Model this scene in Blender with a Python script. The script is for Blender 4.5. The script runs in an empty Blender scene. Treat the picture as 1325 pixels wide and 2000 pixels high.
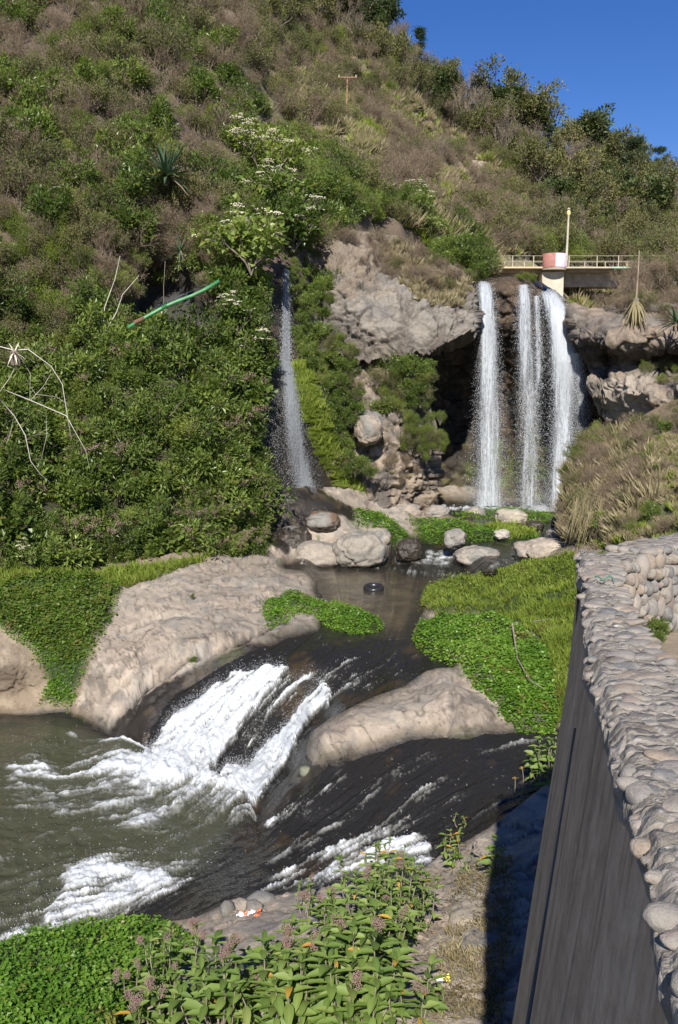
import bpy, math, random
import numpy as np
from math import radians, sin, cos, pi
S = bpy.context.scene
COL = S.collection
rnd = random.Random(7)
rng = np.random.default_rng(11)
# ------------------------------------------------------------ camera, world, sun
F = 2000.0; CX = 662.5; CY = 1000.0; TH = radians(7.125)
cam_d = bpy.data.cameras.new('camera'); cam = bpy.data.objects.new('camera', cam_d); COL.objects.link(cam)
cam_d.sensor_fit = 'VERTICAL'; cam_d.sensor_height = 24.0; cam_d.sensor_width = 24.0; cam_d.lens = 24.0
cam_d.clip_start = 0.1; cam_d.clip_end = 6000
cam.location = (0, 0, 0); cam.rotation_euler = (radians(90) - TH, 0, 0)
S.camera = cam
SUN_EL = 35.0; SUN_TRAVEL = (0.08, 1.0)          # horizontal direction in which the light travels
wd = bpy.data.worlds.new('World'); S.world = wd; wd.use_nodes = True
nt = wd.node_tree; nt.nodes.clear()
sky = nt.nodes.new('ShaderNodeTexSky'); sky.sky_type = 'NISHITA'; sky.sun_disc = False
sky.sun_elevation = radians(SUN_EL)
sky.sun_rotation = math.atan2(-SUN_TRAVEL[0], -SUN_TRAVEL[1])
sky.altitude = 1600; sky.air_density = 1.0; sky.dust_density = 0.25; sky.ozone_density = 2.5
hsv = nt.nodes.new('ShaderNodeHueSaturation'); hsv.inputs['Hue'].default_value = 0.518
hsv.inputs['Saturation'].default_value = 1.32; hsv.inputs['Value'].default_value = 1.0
bg = nt.nodes.new('ShaderNodeBackground'); bg.inputs['Strength'].default_value = 0.069
wo = nt.nodes.new('ShaderNodeOutputWorld')
nt.links.new(sky.outputs[0], hsv.inputs['Color']); nt.links.new(hsv.outputs[0], bg.inputs['Color']); nt.links.new(bg.outputs[0], wo.inputs[0])
sl = bpy.data.lights.new('sun', 'SUN'); sl.energy = 5.0; sl.angle = radians(0.53); sl.color = (1.0, 0.955, 0.88)
so = bpy.data.objects.new('sun', sl); COL.objects.link(so)
_e = radians(SUN_EL); _n = math.hypot(*SUN_TRAVEL)
import mathutils
_dir = mathutils.Vector((SUN_TRAVEL[0] / _n * cos(_e), SUN_TRAVEL[1] / _n * cos(_e), -sin(_e)))
so.rotation_euler = _dir.to_track_quat('-Z', 'Y').to_euler()
S.view_settings.view_transform = 'Standard'; S.view_settings.look = 'None'
S.view_settings.exposure = 0.70; S.view_settings.gamma = 1.0
S.view_settings.use_curve_mapping = False
S.render.engine = 'CYCLES'
S.cycles.max_bounces = 6; S.cycles.diffuse_bounces = 3; S.cycles.glossy_bounces = 2
S.cycles.transmission_bounces = 3; S.cycles.transparent_max_bounces = 24
S.cycles.use_denoising = True
S.cycles.sample_clamp_indirect = 4.0
# ------------------------------------------------------------ picture point -> ray
def dirs(px, py):
    px = np.asarray(px, float); py = np.asarray(py, float)
    u = (px - CX) / F; v = (CY - py) / F
    Y = math.cos(TH) + v * math.sin(TH); Z = -math.sin(TH) + v * math.cos(TH)
    return u / Y, Z / Y
def at(px, py, d):
    a, b = dirs(px, py); return np.stack([a * d, np.ones_like(a) * d, b * d], -1)
def onz(px, py, z):
    a, b = dirs(px, py); d = z / b; return np.stack([a * d, d, b * d], -1)
def dz(px, py, z):
    return float(z / dirs(px, py)[1])
# ------------------------------------------------------------ noise
def _h(i, j, k, s=0):
    with np.errstate(over='ignore'):
        h = (i.astype(np.int64) * 374761393 + j.astype(np.int64) * 668265263 + k.astype(np.int64) * 2147483647 + s * 1274126177) & 0xffffffff
        h = ((h ^ (h >> 13)) * 1274126177) & 0xffffffff
        h = (h ^ (h >> 16)); h = (h * 2246822519) & 0xffffffff; h = h ^ (h >> 15)
    return (h & 0xffffff) / float(0xffffff)
def vn(p, s=0):
    p = np.asarray(p, float); f = np.floor(p); t = p - f; t = t * t * (3 - 2 * t); i = f.astype(np.int64)
    r = 0
    for a in (0, 1):
        wa = t[..., 0] if a else 1 - t[..., 0]
        for b in (0, 1):
            wb = t[..., 1] if b else 1 - t[..., 1]
            for c in (0, 1):
                wc = t[..., 2] if c else 1 - t[..., 2]
                r = r + wa * wb * wc * _h(i[..., 0] + a, i[..., 1] + b, i[..., 2] + c, s)
    return r
def fbm(p, o=4, s=0, g=0.5):
    r = 0; a = 1; n = 0; q = np.array(p, float)
    for k in range(o):
        r = r + a * (vn(q, s + k) - .5); n += a; a *= g; q = q * 2.03 + 17.3
    return r / n * 2
def worley(p, s=0):
    p = np.asarray(p, float); f = np.floor(p).astype(np.int64); t = p - f
    d1 = np.full(p.shape[:-1], 9.); d2 = d1.copy(); cid = d1.copy()
    for a in (-1, 0, 1):
        for b in (-1, 0, 1):
            for c in (-1, 0, 1):
                i, j, k = f[..., 0] + a, f[..., 1] + b, f[..., 2] + c
                q = (t[..., 0] - a - _h(i, j, k, s + 1)) ** 2 + (t[..., 1] - b - _h(i, j, k, s + 2)) ** 2 + (t[..., 2] - c - _h(i, j, k, s + 3)) ** 2
                m = q < d1; d2 = np.where(m, d1, np.minimum(d2, q)); cid = np.where(m, _h(i, j, k, s + 4), cid); d1 = np.where(m, q, d1)
    return np.sqrt(d1), np.sqrt(d2), cid
def sst(x, a, b):
    t = np.clip((x - a) / (b - a), 0, 1); return t * t * (3 - 2 * t)
def lerp(a, b, t): return a + (b - a) * t
def sdist(px, py, poly):                 # signed distance, + inside
    P = np.asarray(poly, float); d = np.full(px.shape, 1e9); ins = np.zeros(px.shape, bool)
    for i in range(len(P)):
        x0, y0 = P[i]; x1, y1 = P[(i + 1) % len(P)]
        ex, ey = x1 - x0, y1 - y0
        t = np.clip(((px - x0) * ex + (py - y0) * ey) / (ex * ex + ey * ey + 1e-9), 0, 1)
        d = np.minimum(d, np.hypot(px - x0 - t * ex, py - y0 - t * ey))
        c = ((y0 > py) != (y1 > py)) & (px < ex * (py - y0) / (ey + 1e-12) + x0)
        ins ^= c
    return np.where(ins, d, -d)
def ldist(px, py, line):
    d = np.full(px.shape, 1e9)
    for (x0, y0), (x1, y1) in zip(line[:-1], line[1:]):
        ex, ey = x1 - x0, y1 - y0
        t = np.clip(((px - x0) * ex + (py - y0) * ey) / (ex * ex + ey * ey), 0, 1)
        d = np.minimum(d, np.hypot(px - x0 - t * ex, py - y0 - t * ey))
    return d
class RBF:                                # thin plate in the picture, for 1/distance
    def __init__(s, pts, lam=2e-5):
        P = np.asarray(pts, float); s.X = P[:, :2] / 1000.; w = 1 / P[:, 2]; n = len(P)
        K = s.k(s.X, s.X) + np.eye(n) * lam; A = np.zeros((n + 3, n + 3)); A[:n, :n] = K
        A[:n, n] = 1; A[:n, n + 1:] = s.X; A[n, :n] = 1; A[n + 1:, :n] = s.X.T
        s.c = np.linalg.solve(A, np.r_[w, 0, 0, 0])
    def k(s, a, b):
        r2 = ((a[:, None] - b[None]) ** 2).sum(-1); return .5 * r2 * np.log(r2 + 1e-12)
    def __call__(s, px, py):
        sh = px.shape; q = np.stack([px.ravel(), py.ravel()], -1) / 1000.; o = np.empty(len(q)); n = len(s.X)
        for i in range(0, len(q), 20000):
            o[i:i + 20000] = s.k(q[i:i + 20000], s.X) @ s.c[:n] + s.c[n] + q[i:i + 20000] @ s.c[n + 1:]
        return 1 / np.clip(o.reshape(sh), 1e-3, 2)
# ------------------------------------------------------------ mesh making
def mesh(name, V, Fc, mats, attrs=None, cols=None, smooth=True, midx=None):
    V = np.ascontiguousarray(V, np.float32).reshape(-1, 3)
    Fs = Fc if isinstance(Fc, (list, tuple)) else [Fc]
    Fs = [np.asarray(f, np.int32) for f in Fs if len(f)]
    me = bpy.data.meshes.new(name); me.vertices.add(len(V)); me.vertices.foreach_set('co', V.ravel())
    tot = sum(f.size for f in Fs); nf = sum(len(f) for f in Fs)
    me.loops.add(tot); me.polygons.add(nf)
    me.loops.foreach_set('vertex_index', np.concatenate([f.ravel() for f in Fs]).astype(np.int32))
    ls = []; st = 0
    for f in Fs:
        ls.append(st + np.arange(len(f)) * f.shape[1]); st += f.size
    me.polygons.foreach_set('loop_start', np.concatenate(ls).astype(np.int32))
    me.polygons.foreach_set('use_smooth', np.full(nf, smooth, bool))
    for m in (mats if isinstance(mats, (list, tuple)) else [mats]): me.materials.append(m)
    if midx is not None: me.polygons.foreach_set('material_index', np.asarray(midx, np.int32))
    for k, v in (attrs or {}).items():
        v = np.asarray(v, np.float32)
        if v.ndim == 2 and v.shape[1] == 3:
            a = me.attributes.new(k, 'FLOAT_VECTOR', 'POINT'); a.data.foreach_set('vector', v.ravel())
        else:
            a = me.attributes.new(k, 'FLOAT', 'POINT'); a.data.foreach_set('value', v.ravel())
    if cols is not None:
        a = me.attributes.new('Col', 'FLOAT_COLOR', 'POINT')
        c = np.ones((len(V), 4), np.float32); c[:, :3] = cols; a.data.foreach_set('color', c.ravel())
    me.update(calc_edges=True); me.validate(verbose=False)
    return me
def link(name, me, parent=None, loc=None, rot=None, sc=None):
    o = bpy.data.objects.new(name, me); COL.objects.link(o)
    if parent is not None: o.parent = parent
    if loc is not None: o.location = [float(v) for v in loc]
    if rot is not None: o.rotation_euler = [float(v) for v in rot]
    if sc is not None: o.scale = (sc, sc, sc) if np.isscalar(sc) else [float(v) for v in sc]
    return o
def tag(o, label=None, cat=None, group=None, kind=None):
    if label: o['label'] = label
    if cat: o['category'] = cat
    if group: o['group'] = group
    if kind: o['kind'] = kind
    return o
def empty(name, loc=(0, 0, 0), rot=(0, 0, 0), label=None, cat=None, group=None, sc=1.0):
    o = link(name, None, None, loc, rot, sc); o.empty_display_size = .2
    return tag(o, label, cat, group)
def grid_faces(h, w):
    i = np.arange(h * w).reshape(h, w)
    return np.stack([i[:-1, :-1], i[1:, :-1], i[1:, 1:], i[:-1, 1:]], -1).reshape(-1, 4)
def grid_norm(X):
    a = np.gradient(X, axis=1); b = np.gradient(X, axis=0); n = np.cross(a, b)
    n /= np.linalg.norm(n, axis=-1, keepdims=True) + 1e-9
    s = np.sign((n * -X).sum(-1, keepdims=True)); return n * np.where(s == 0, 1, s)   # towards the viewer
def compact(V, Fc, attrs=None, cols=None):
    used = np.unique(Fc); m = np.full(len(V), -1); m[used] = np.arange(len(used))
    return V[used], m[Fc], {k: v[used] for k, v in (attrs or {}).items()}, (cols[used] if cols is not None else None)
# ------------------------------------------------------------ materials
def nodes(name):
    m = bpy.data.materials.new(name); m.use_nodes = True; n = m.node_tree; n.nodes.clear(); return m, n
class NB:
    def __init__(s, n): s.n = n
    def N(s, t, **k):
        x = s.n.nodes.new(t)
        for a, b in k.items():
            if a.startswith('i_'):
                key = a[2:]; x.inputs[int(key) if key.isdigit() else key.replace('_', ' ')].default_value = b
            else: setattr(x, a, b)
        return x
    def L(s, a, b): s.n.links.new(a, b)
    def attr(s, nm): return s.N('ShaderNodeAttribute', attribute_name=nm)
    def noise(s, vec, sc, det=4, ro=.55, dist=0):
        x = s.N('ShaderNodeTexNoise'); x.inputs['Scale'].default_value = sc; x.inputs['Detail'].default_value = det
        x.inputs['Roughness'].default_value = ro; x.inputs['Distortion'].default_value = dist
        if vec is not None: s.L(vec, x.inputs['Vector'])
        return x
    def ramp(s, fac, stops):
        x = s.N('ShaderNodeValToRGB'); e = x.color_ramp.elements
        while len(e) < len(stops): e.new(.5)
        for k, (p, c) in zip(e, stops):
            k.position = p; k.color = (c, c, c, 1) if np.isscalar(c) else (*c, 1)
        s.L(fac, x.inputs[0]); return x
    def mix(s, a, b, f, typ='MIX'):
        x = s.N('ShaderNodeMix', data_type='RGBA', blend_type=typ)
        for v, i in ((a, 6), (b, 7), (f, 0)):
            if hasattr(v, 'links'): s.L(v, x.inputs[i])
            elif np.isscalar(v): x.inputs[i].default_value = v if i == 0 else (v, v, v, 1)
            else: x.inputs[i].default_value = (*v, 1)
        return x.outputs[2]
    def math(s, op, a, b=0.0, clamp=False):
        x = s.N('ShaderNodeMath', operation=op, use_clamp=clamp)
        for v, i in ((a, 0), (b, 1)):
            if hasattr(v, 'links'): s.L(v, x.inputs[i])
            else: x.inputs[i].default_value = v
        return x.outputs[0]
    def bump(s, h, dist, st=1.0, norm=None):
        x = s.N('ShaderNodeBump'); x.inputs['Distance'].default_value = dist; x.inputs['Strength'].default_value = st
        s.L(h, x.inputs['Height'])
        if norm is not None: s.L(norm, x.inputs['Normal'])
        return x.outputs[0]
    def obj(s): return s.N('ShaderNodeTexCoord').outputs['Object']
def bsdf(b, **k):
    p = b.N('ShaderNodeBsdfPrincipled'); o = b.N('ShaderNodeOutputMaterial'); b.L(p.outputs[0], o.inputs[0]); return p
def mat_terrain(name, sc=1.0, bumpd=.05, gain=.5):
    """base colour from the vertex colour, broken up by grain, pits and lichen; attribute wet gives gloss"""
    m, n = nodes(name); b = NB(n); p = bsdf(b); co = b.obj(); c = b.attr('Col').outputs['Color']; w = b.attr('wet').outputs['Fac']
    n1 = b.noise(co, 1.1 * sc, 8, .65).outputs[0]; n2 = b.noise(co, 7 * sc, 8, .7, .3).outputs[0]; n3 = b.noise(co, 38 * sc, 4, .7).outputs[0]
    g = b.math('ADD', b.math('MULTIPLY', n1, .40), b.math('ADD', b.math('MULTIPLY', n2, .42), b.math('MULTIPLY', n3, .34)))
    r = b.ramp(g, [(.36, 1 - gain), (.5, .9), (.62, 1.0), (.78, 1.0 + gain * .45)])
    cc = b.mix(c, r.outputs[0], 1.0, 'MULTIPLY')
    lich = b.ramp(b.noise(co, 3.1 * sc, 7, .72, .5).outputs[0], [(.60, 0), (.68, 1)]).outputs[0]
    cc = b.mix(cc, b.mix(cc, (1.3, 1.27, 1.22), 1.0, 'MULTIPLY'), b.math('MULTIPLY', lich, .6)); pit = b.ramp(b.noise(co, 13 * sc, 5, .8, .8).outputs[0], [(.30, 1), (.39, 0)]).outputs[0]; cc = b.mix(cc, b.mix(cc, (.42, .38, .34), 1.0, 'MULTIPLY'), b.math('MULTIPLY', pit, .8)); stn = b.ramp(b.noise(co, .9 * sc, 9, .74, 1.2).outputs[0], [(.53, 0), (.60, 1)]).outputs[0]; cc = b.mix(cc, b.mix(cc, (.74, .72, .72), 1.0, 'MULTIPLY'), b.math('MULTIPLY', stn, .7))
    b.L(cc, p.inputs['Base Color'])
    b.L(b.ramp(w, [(0, .9), (.7, .22)]).outputs[0], p.inputs['Roughness'])
    h = b.math('ADD', b.math('MULTIPLY', n2, .9), b.math('MULTIPLY', n3, .4)); h = b.math('SUBTRACT', h, b.math('MULTIPLY', pit, .5))
    nb = b.bump(h, bumpd, .9)
    b.L(nb, p.inputs['Normal']); return m
def mat_simple(name, col, rough=.7, bumpsc=None, bumpd=.01, var=.25, metal=0, sc=5):
    m, n = nodes(name); b = NB(n); p = bsdf(b); co = b.obj()
    nz = b.noise(co, sc, 6, .65).outputs[0]
    c = b.mix(tuple(x * (1 - var) for x in col), tuple(min(1, x * (1 + var)) for x in col), b.ramp(nz, [(.3, 0), (.7, 1)]).outputs[0])
    b.L(c, p.inputs['Base Color']); p.inputs['Roughness'].default_value = rough; p.inputs['Metallic'].default_value = metal
    if bumpsc: b.L(b.bump(b.noise(co, bumpsc, 5, .6).outputs[0], bumpd), p.inputs['Normal'])
    return m
def mat_leaf(name, c1, c2, c3=None, tr=.35, rough=.5, rv=.5, pd=0):
    """leaf: per-leaf variation (attribute lv), per-plant variation, light through the blade"""
    m, n = nodes(name); b = NB(n); o = b.N('ShaderNodeOutputMaterial'); lv = b.attr('lv').outputs['Fac']
    oi = b.N('ShaderNodeObjectInfo').outputs['Random']
    f = b.math('ADD', b.math('MULTIPLY', lv, 1 - rv), b.math('MULTIPLY', oi, rv))
    st = [(0.0, c1), (.62, c2), (1.0, c3 or c2)]
    c = b.ramp(f, st).outputs[0]
    # a few yellowed or withered leaves
    y = b.ramp(lv, [(.955, 0), (.965, 1)]).outputs[0]
    c = b.mix(c, (.16, .12, .035), b.math('MULTIPLY', y, .6))
    p = b.N('ShaderNodeBsdfPrincipled'); p.inputs['Roughness'].default_value = rough; p.inputs['Specular IOR Level'].default_value = .35
    b.L(c, p.inputs['Base Color'])
    t = b.N('ShaderNodeBsdfTranslucent'); b.L(b.mix(c, (1.25, 1.35, .55), 1.0, 'MULTIPLY'), t.inputs[0])
    mx = b.N('ShaderNodeMixShader', i_0=tr); b.L(p.outputs[0], mx.inputs[1]); b.L(t.outputs[0], mx.inputs[2]); b.L(mx.outputs[0], o.inputs[0])
    return m
M = {}
M['rock'] = mat_terrain('weathered_tan_rock', 1.0, .05, .38)
M['cliff'] = mat_terrain('grey_cliff_rock', .7, .12, .62)
M['soil'] = mat_terrain('dry_hillside_soil', .8, .1, .6)
M['bark'] = mat_simple('bark', (.13, .105, .08), .9, 14, .01, .45, sc=9)
M['twig'] = mat_simple('grey_twig', (.20, .165, .13), .9, None, 0, .4, sc=3)
M['drytwig'] = mat_simple('dry_brown_twig', (.21, .16, .112), .9, None, 0, .45, sc=2)
M['pale'] = mat_simple('pale_branch', (.45, .41, .36), .85, None, 0, .25, sc=6)
M['leafA'] = mat_leaf('glossy_green_leaf', (.05, .085, .017), (.145, .20, .042), (.24, .29, .07), .36, .38, .7)
M['leafB'] = mat_leaf('yellow_green_leaf', (.09, .13, .022), (.19, .245, .04), (.29, .31, .07), .4, .5, .7)
M['leafC'] = mat_leaf('olive_scrub_leaf', (.07, .085, .03), (.155, .16, .055), (.25, .225, .09), .3, .6)
M['leafD'] = mat_leaf('dark_tree_leaf', (.026, .05, .018), (.07, .10, .033), (.13, .145, .048), .3, .5)
M['dry'] = mat_leaf('dry_brown_leaf', (.12, .088, .058), (.215, .162, .108), (.31, .245, .17), .2, .8)
M['grass'] = mat_leaf('green_grass_blade', (.17, .235, .035), (.32, .39, .07), (.46, .46, .15), .48, .55)
M['straw'] = mat_leaf('straw_blade', (.20, .17, .09), (.32, .27, .155), (.44, .38, .24), .3, .7)
M['cress'] = mat_leaf('watercress_leaf', (.06, .14, .014), (.13, .24, .026), (.21, .31, .05), .34, .4, .0)
M['needle'] = mat_leaf('pine_needle', (.010, .026, .010), (.026, .05, .018), (.045, .07, .026), .12, .6)
M['agave'] = mat_leaf('blue_green_blade', (.035, .07, .04), (.08, .13, .07), (.16, .2, .1), .1, .4)
M['umbel'] = mat_simple('cream_blossom', (.72, .66, .5), .8, None, 0, .15, sc=40)
M['mauve'] = mat_simple('dusty_pink_blossom', (.25, .165, .14), .9, None, 0, .35, sc=50)
# ------------------------------------------------------------ boxes and tubes
def box(cx, cy, cz, sx, sy, sz):
    v = np.array([[a, b, c] for a in (-.5, .5) for b in (-.5, .5) for c in (-.5, .5)]) * [sx, sy, sz] + [cx, cy, cz]
    return v, np.array([[0, 1, 3, 2], [4, 6, 7, 5], [0, 4, 5, 1], [2, 3, 7, 6], [0, 2, 6, 4], [1, 5, 7, 3]])
def boxobj(name, parts, mat, parent=None, bev=.015, **k):
    V, Fq, o = [], [], 0
    for p in parts:
        v, f = box(*p); V.append(v); Fq.append(f + o); o += 8
    ob = link(name, mesh(name, np.concatenate(V), np.concatenate(Fq), mat, smooth=False), parent, **k)
    if bev: m = ob.modifiers.new('bevel', 'BEVEL'); m.width = bev; m.segments = 2
    return ob
def tube(name, pts, rad, mat, parent=None, seg=8, attrs=None, loc=None, label=None):
    P = np.array(pts, float); n = len(P); rad = np.broadcast_to(np.asarray(rad, float), (n,)); T = np.gradient(P, axis=0); T /= np.linalg.norm(T, axis=1, keepdims=True) + 1e-9
    up = np.where(np.abs(T[:, 2:3]) > .9, np.array([[1, 0, 0.]]), np.array([[0, 0, 1.]])); A = np.cross(T, up); A /= np.linalg.norm(A, axis=1, keepdims=True); B = np.cross(T, A)
    a = np.linspace(0, 2 * pi, seg, endpoint=False); V = P[:, None] + rad[:, None, None] * (np.cos(a)[None, :, None] * A[:, None] + np.sin(a)[None, :, None] * B[:, None])
    i = np.arange(n * seg).reshape(n, seg); j = np.roll(i, -1, 1); f = np.stack([i[:-1], j[:-1], j[1:], i[1:]], -1).reshape(-1, 4)
    V = V.reshape(-1, 3); caps = []
    for r_, ctr in ((0, P[0]), (n - 1, P[-1])):
        V = np.concatenate([V, ctr[None]]); c = len(V) - 1; ring = i[r_]; caps += [[ring[k], ring[(k + 1) % seg], c] for k in range(seg)]
    ob = link(name, mesh(name, V, [f, np.array(caps)], mat), parent, loc)
    if label: ob['label'] = label
    return ob
# ============================================================ RIVER VALLEY FLOOR
# control points: picture x, picture y, height (metres from the eye); turned into world points by their height
CZ = [
 # plunge pool, upper pool and their banks
 (850,1000,-5.1),(950,1000,-5.2),(1110,1000,-5.2),(700,1040,-5.2),(900,1045,-5.25),(1080,1045,-5.3),(780,1062,-5.45),(900,1075,-5.55),(1010,1072,-5.5),
 (770,1106,-6),(860,1118,-6),(960,1128,-5.95),(1060,1075,-5.2),(1110,1050,-5.0),(1060,1105,-5.55),(640,1105,-6),(560,1108,-5.95),
 (700,1160,-6),(790,1180,-6),(680,1210,-6),(780,1235,-6),(620,1140,-5.98),(560,1180,-5.97),(825,1180,-5.97),(805,1240,-6),
 # big pale slab
 (480,1080,-5.5),(590,1112,-5.85),(540,1145,-5.75),(250,1140,-5.6),(300,1200,-5.9),(400,1190,-5.82),(215,1215,-6.1),(250,1250,-6.3),(400,1255,-6.12),
 (520,1215,-6.0),(630,1235,-6.0),(380,1290,-6.4),(300,1335,-6.95),(200,1310,-6.75),(165,1370,-7.7),(215,1437,-8),(255,1395,-7.6),(350,1330,-6.9),
 # left bank
 (0,1240,-6.2),(0,1300,-6.7),(80,1340,-7.4),(0,1385,-7.95),(120,1392,-7.95),(100,1200,-5.95),(0,1140,-5.5),(-200,1180,-5.6),(-400,1250,-6.2),(-250,1390,-8),(-500,1400,-8),
 (400,1100,-5.42),(200,1112,-5.4),(0,1105,-5.15),(-300,1105,-5.1),(550,1085,-5.6),
 # ledge and cascade
 (700,1258,-6.04),(820,1275,-6.05),(480,1275,-6.22),(620,1290,-6.16),(820,1310,-6.25),(400,1320,-6.7),(560,1325,-6.55),(720,1368,-6.6),
 (330,1385,-7.3),(480,1400,-7.25),(630,1435,-7.05),(270,1445,-7.9),(400,1490,-7.9),(560,1520,-7.75),(235,1480,-8.3),(380,1560,-8.3),(490,1620,-8.25),
 # middle pale rock
 (850,1310,-6.1),(885,1302,-6.0),(870,1365,-6.0),(770,1350,-6.25),(700,1400,-6.45),(630,1440,-6.75),(620,1490,-6.95),(700,1480,-6.85),(850,1444,-6.55),(970,1415,-6.4),(940,1360,-6.05),
 # right bank in front of the wall
 (860,1205,-5.85),(830,1150,-5.85),(960,1125,-5.75),(1050,1180,-5.6),(1100,1130,-5.3),(1100,1200,-5.45),(1100,1300,-5.75),(1000,1260,-5.8),(1000,1330,-6.0),(1080,1400,-6.2),(1060,1435,-6.4),
 # lower chute
 (560,1545,-7.45),(640,1505,-7.0),(800,1455,-6.6),(980,1440,-6.5),(1120,1432,-6.5),(620,1560,-7.3),(800,1510,-6.82),(950,1490,-6.6),(1120,1480,-6.55),
 (500,1620,-8.0),(600,1610,-7.6),(760,1590,-7.25),(900,1560,-6.95),(1080,1530,-6.75),(440,1680,-8.05),(570,1680,-7.72),(720,1665,-7.6),(860,1640,-7.3),
 (520,1715,-7.75),(680,1705,-7.7),(820,1702,-7.5),(940,1622,-7.0),(190,1822,-8.05),(300,1765,-7.95),(400,1740,-7.75),(350,1800,-7.78),(560,1745,-7.7),(700,1727,-7.65),
 # lower pool
 (0,1450,-8),(150,1480,-8),(100,1600,-8),(300,1650,-8),(0,1750,-8),(200,1780,-8),(-300,1600,-8),(0,1860,-8),(-300,1900,-8),
 # near bank
 (0,1950,-7.4),(100,1880,-7.75),(200,1990,-7.0),(380,1830,-7.5),(440,1790,-7.45),(600,1765,-7.4),(600,1850,-6.95),(800,1725,-7.25),(850,1800,-6.9),
 (950,1640,-6.85),(1010,1578,-6.7),(1000,1700,-6.6),(900,1900,-6.5),(1000,2000,-6.3),(600,2000,-6.6),(300,2100,-6.8),(600,2200,-6.5),(1150,1600,-6.35),(1150,2000,-6.15),
 (1100,2250,-6.1),(0,2200,-7.0),(-300,2100,-7.3),(1400,1300,-5.2),(1400,1600,-5.8),(1400,2000,-6.0),(1300,1150,-4.9),(1250,1040,-4.0),
]
CD = [(600,1005,35.5),(680,1050,34.9),(745,1000,38.2),(845,985,42.0),(560,960,35.6),(680,960,37.5),(800,960,41.5),(950,970,45),(1100,970,45),(1250,960,37),(1400,1000,30)]
ctrlA = [(x, y, dz(x, y, z)) for x, y, z in CZ] + CD
rA = RBF(ctrlA)
# outlines in the picture
W_UP = [(560,1108),(640,1103),(762,1106),(835,1118),(950,1124),(880,1140),(832,1160),(824,1190),(803,1232),(815,1262),(845,1285),(878,1302),(700,1300),(620,1250),(628,1238),(640,1200),(622,1160),(625,1140),(600,1112)]
W_CAS = [(630,1240),(700,1240),(845,1283),(882,1303),(830,1309),(790,1336),(720,1361),(645,1399),(602,1433),(588,1480),(545,1548),(495,1612),(500,1640),(400,1640),(270,1560),(288,1462),(300,1420),(345,1360),(410,1318),(480,1282),(560,1255)]
W_LP = [(-520,1402),(60,1403),(130,1399),(160,1413),(215,1442),(285,1461),(300,1470),(420,1560),(482,1600),(500,1618),(470,1650),(428,1687),(330,1745),(190,1823),(100,1846),(0,1863),(-520,1965)]
W_CH = [(1240,1422),(1080,1432),(985,1438),(900,1446),(800,1453),(705,1484),(640,1502),(598,1534),(545,1592),(500,1620),(428,1687),(190,1823),(375,1794),(440,1764),(560,1748),(700,1729),(800,1715),(858,1668),(940,1624),(1010,1576),(1060,1538),(1240,1500)]
W_RAP = [(765,1112),(772,1072),(830,1064),(900,1062),(960,1058),(1000,1042),(1060,1036),(1130,1015),(1130,1045),(1070,1062),(1045,1085),(1000,1122),(940,1132),(830,1122)]
W_PP = [(855,988),(1140,988),(1140,1022),(1060,1036),(900,1012)]
SLAB = [(152,1388),(168,1340),(188,1282),(218,1218),(245,1150),(300,1118),(400,1102),(470,1079),(522,1082),(600,1106),(622,1136),(619,1168),(520,1165),(512,1200),(530,1228),(600,1210),(638,1218),(632,1236),(560,1250),(500,1262),(430,1296),(345,1336),(270,1395),(222,1441),(205,1436)]
MIDR = [(598,1432),(645,1402),(720,1364),(790,1339),(832,1311),(878,1302),(905,1311),(930,1345),(975,1378),(988,1408),(965,1432),(900,1442),(800,1450),(700,1480),(640,1499),(615,1500),(590,1470)]
NEARR = [(372,1800),(440,1768),(560,1751),(700,1732),(800,1718),(860,1670),(940,1626),(1012,1578),(1060,1545),(1200,1500),(1200,2300),(560,2300),(520,1950),(420,1880)]
CRESS = {
 'island': [(516,1205),(520,1180),(565,1172),(620,1180),(700,1192),(742,1212),(750,1230),(730,1240),(680,1240),(640,1228),(600,1208),(560,1220),(525,1232)],
 'right':  [(806,1250),(822,1228),(860,1212),(930,1208),(1000,1235),(1050,1262),(1085,1330),(1088,1400),(1080,1436),(1012,1434),(985,1404),(972,1378),(930,1344),(905,1312),(872,1298),(815,1272)],
 'left':   [(-200,1165),(0,1155),(100,1135),(200,1143),(240,1152),(215,1225),(192,1262),(178,1300),(160,1350),(140,1394),(78,1386),(92,1335),(60,1275),(0,1245),(-200,1250)],
 'front':  [(-160,1885),(0,1872),(100,1852),(200,1832),(330,1822),(385,1845),(350,1900),(260,2000),(230,2160),(-160,2160)],
 'far_a':  [(690,1005),(745,1003),(805,1062),(812,1086),(765,1070),(700,1036)],
 'far_b':  [(800,1015),(870,1018),(960,1032),(1050,1042),(1050,1052),(940,1060),(860,1066),(820,1062)],
 'far_c':  [(880,1003),(960,992),(1040,994),(1100,1010),(1096,1022),(1000,1020),(908,1012)],
}
GRASSR = [(824,1190),(830,1155),(880,1138),(960,1128),(1000,1110),(1060,1108),(1130,1098),(1300,1090),(1300,1420),(1090,1430),(1085,1330),(1055,1262),(1000,1232),(930,1206),(860,1208)]
GROOVE = [(560,1222),(505,1238),(455,1262),(420,1280),(352,1300),(290,1345),(240,1400),(215,1442)]
st = 3
gx, gy = np.meshgrid(np.arange(-420, 1480, st, dtype=float), np.arange(955, 2190, st, dtype=float))
dA = rA(gx, gy); XA = at(gx, gy, dA)
zA = XA[..., 2].copy()
sd = {k: sdist(gx, gy, p) for k, p in dict(up=W_UP, cas=W_CAS, lp=W_LP, ch=W_CH, rap=W_RAP, pp=W_PP, slab=SLAB, mid=MIDR, near=NEARR, grass=GRASSR).items()}
zA = lerp(zA, -6.0, sst(sd['up'], -4, 14) * sst(1262 - gy, 0, 26))
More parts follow.
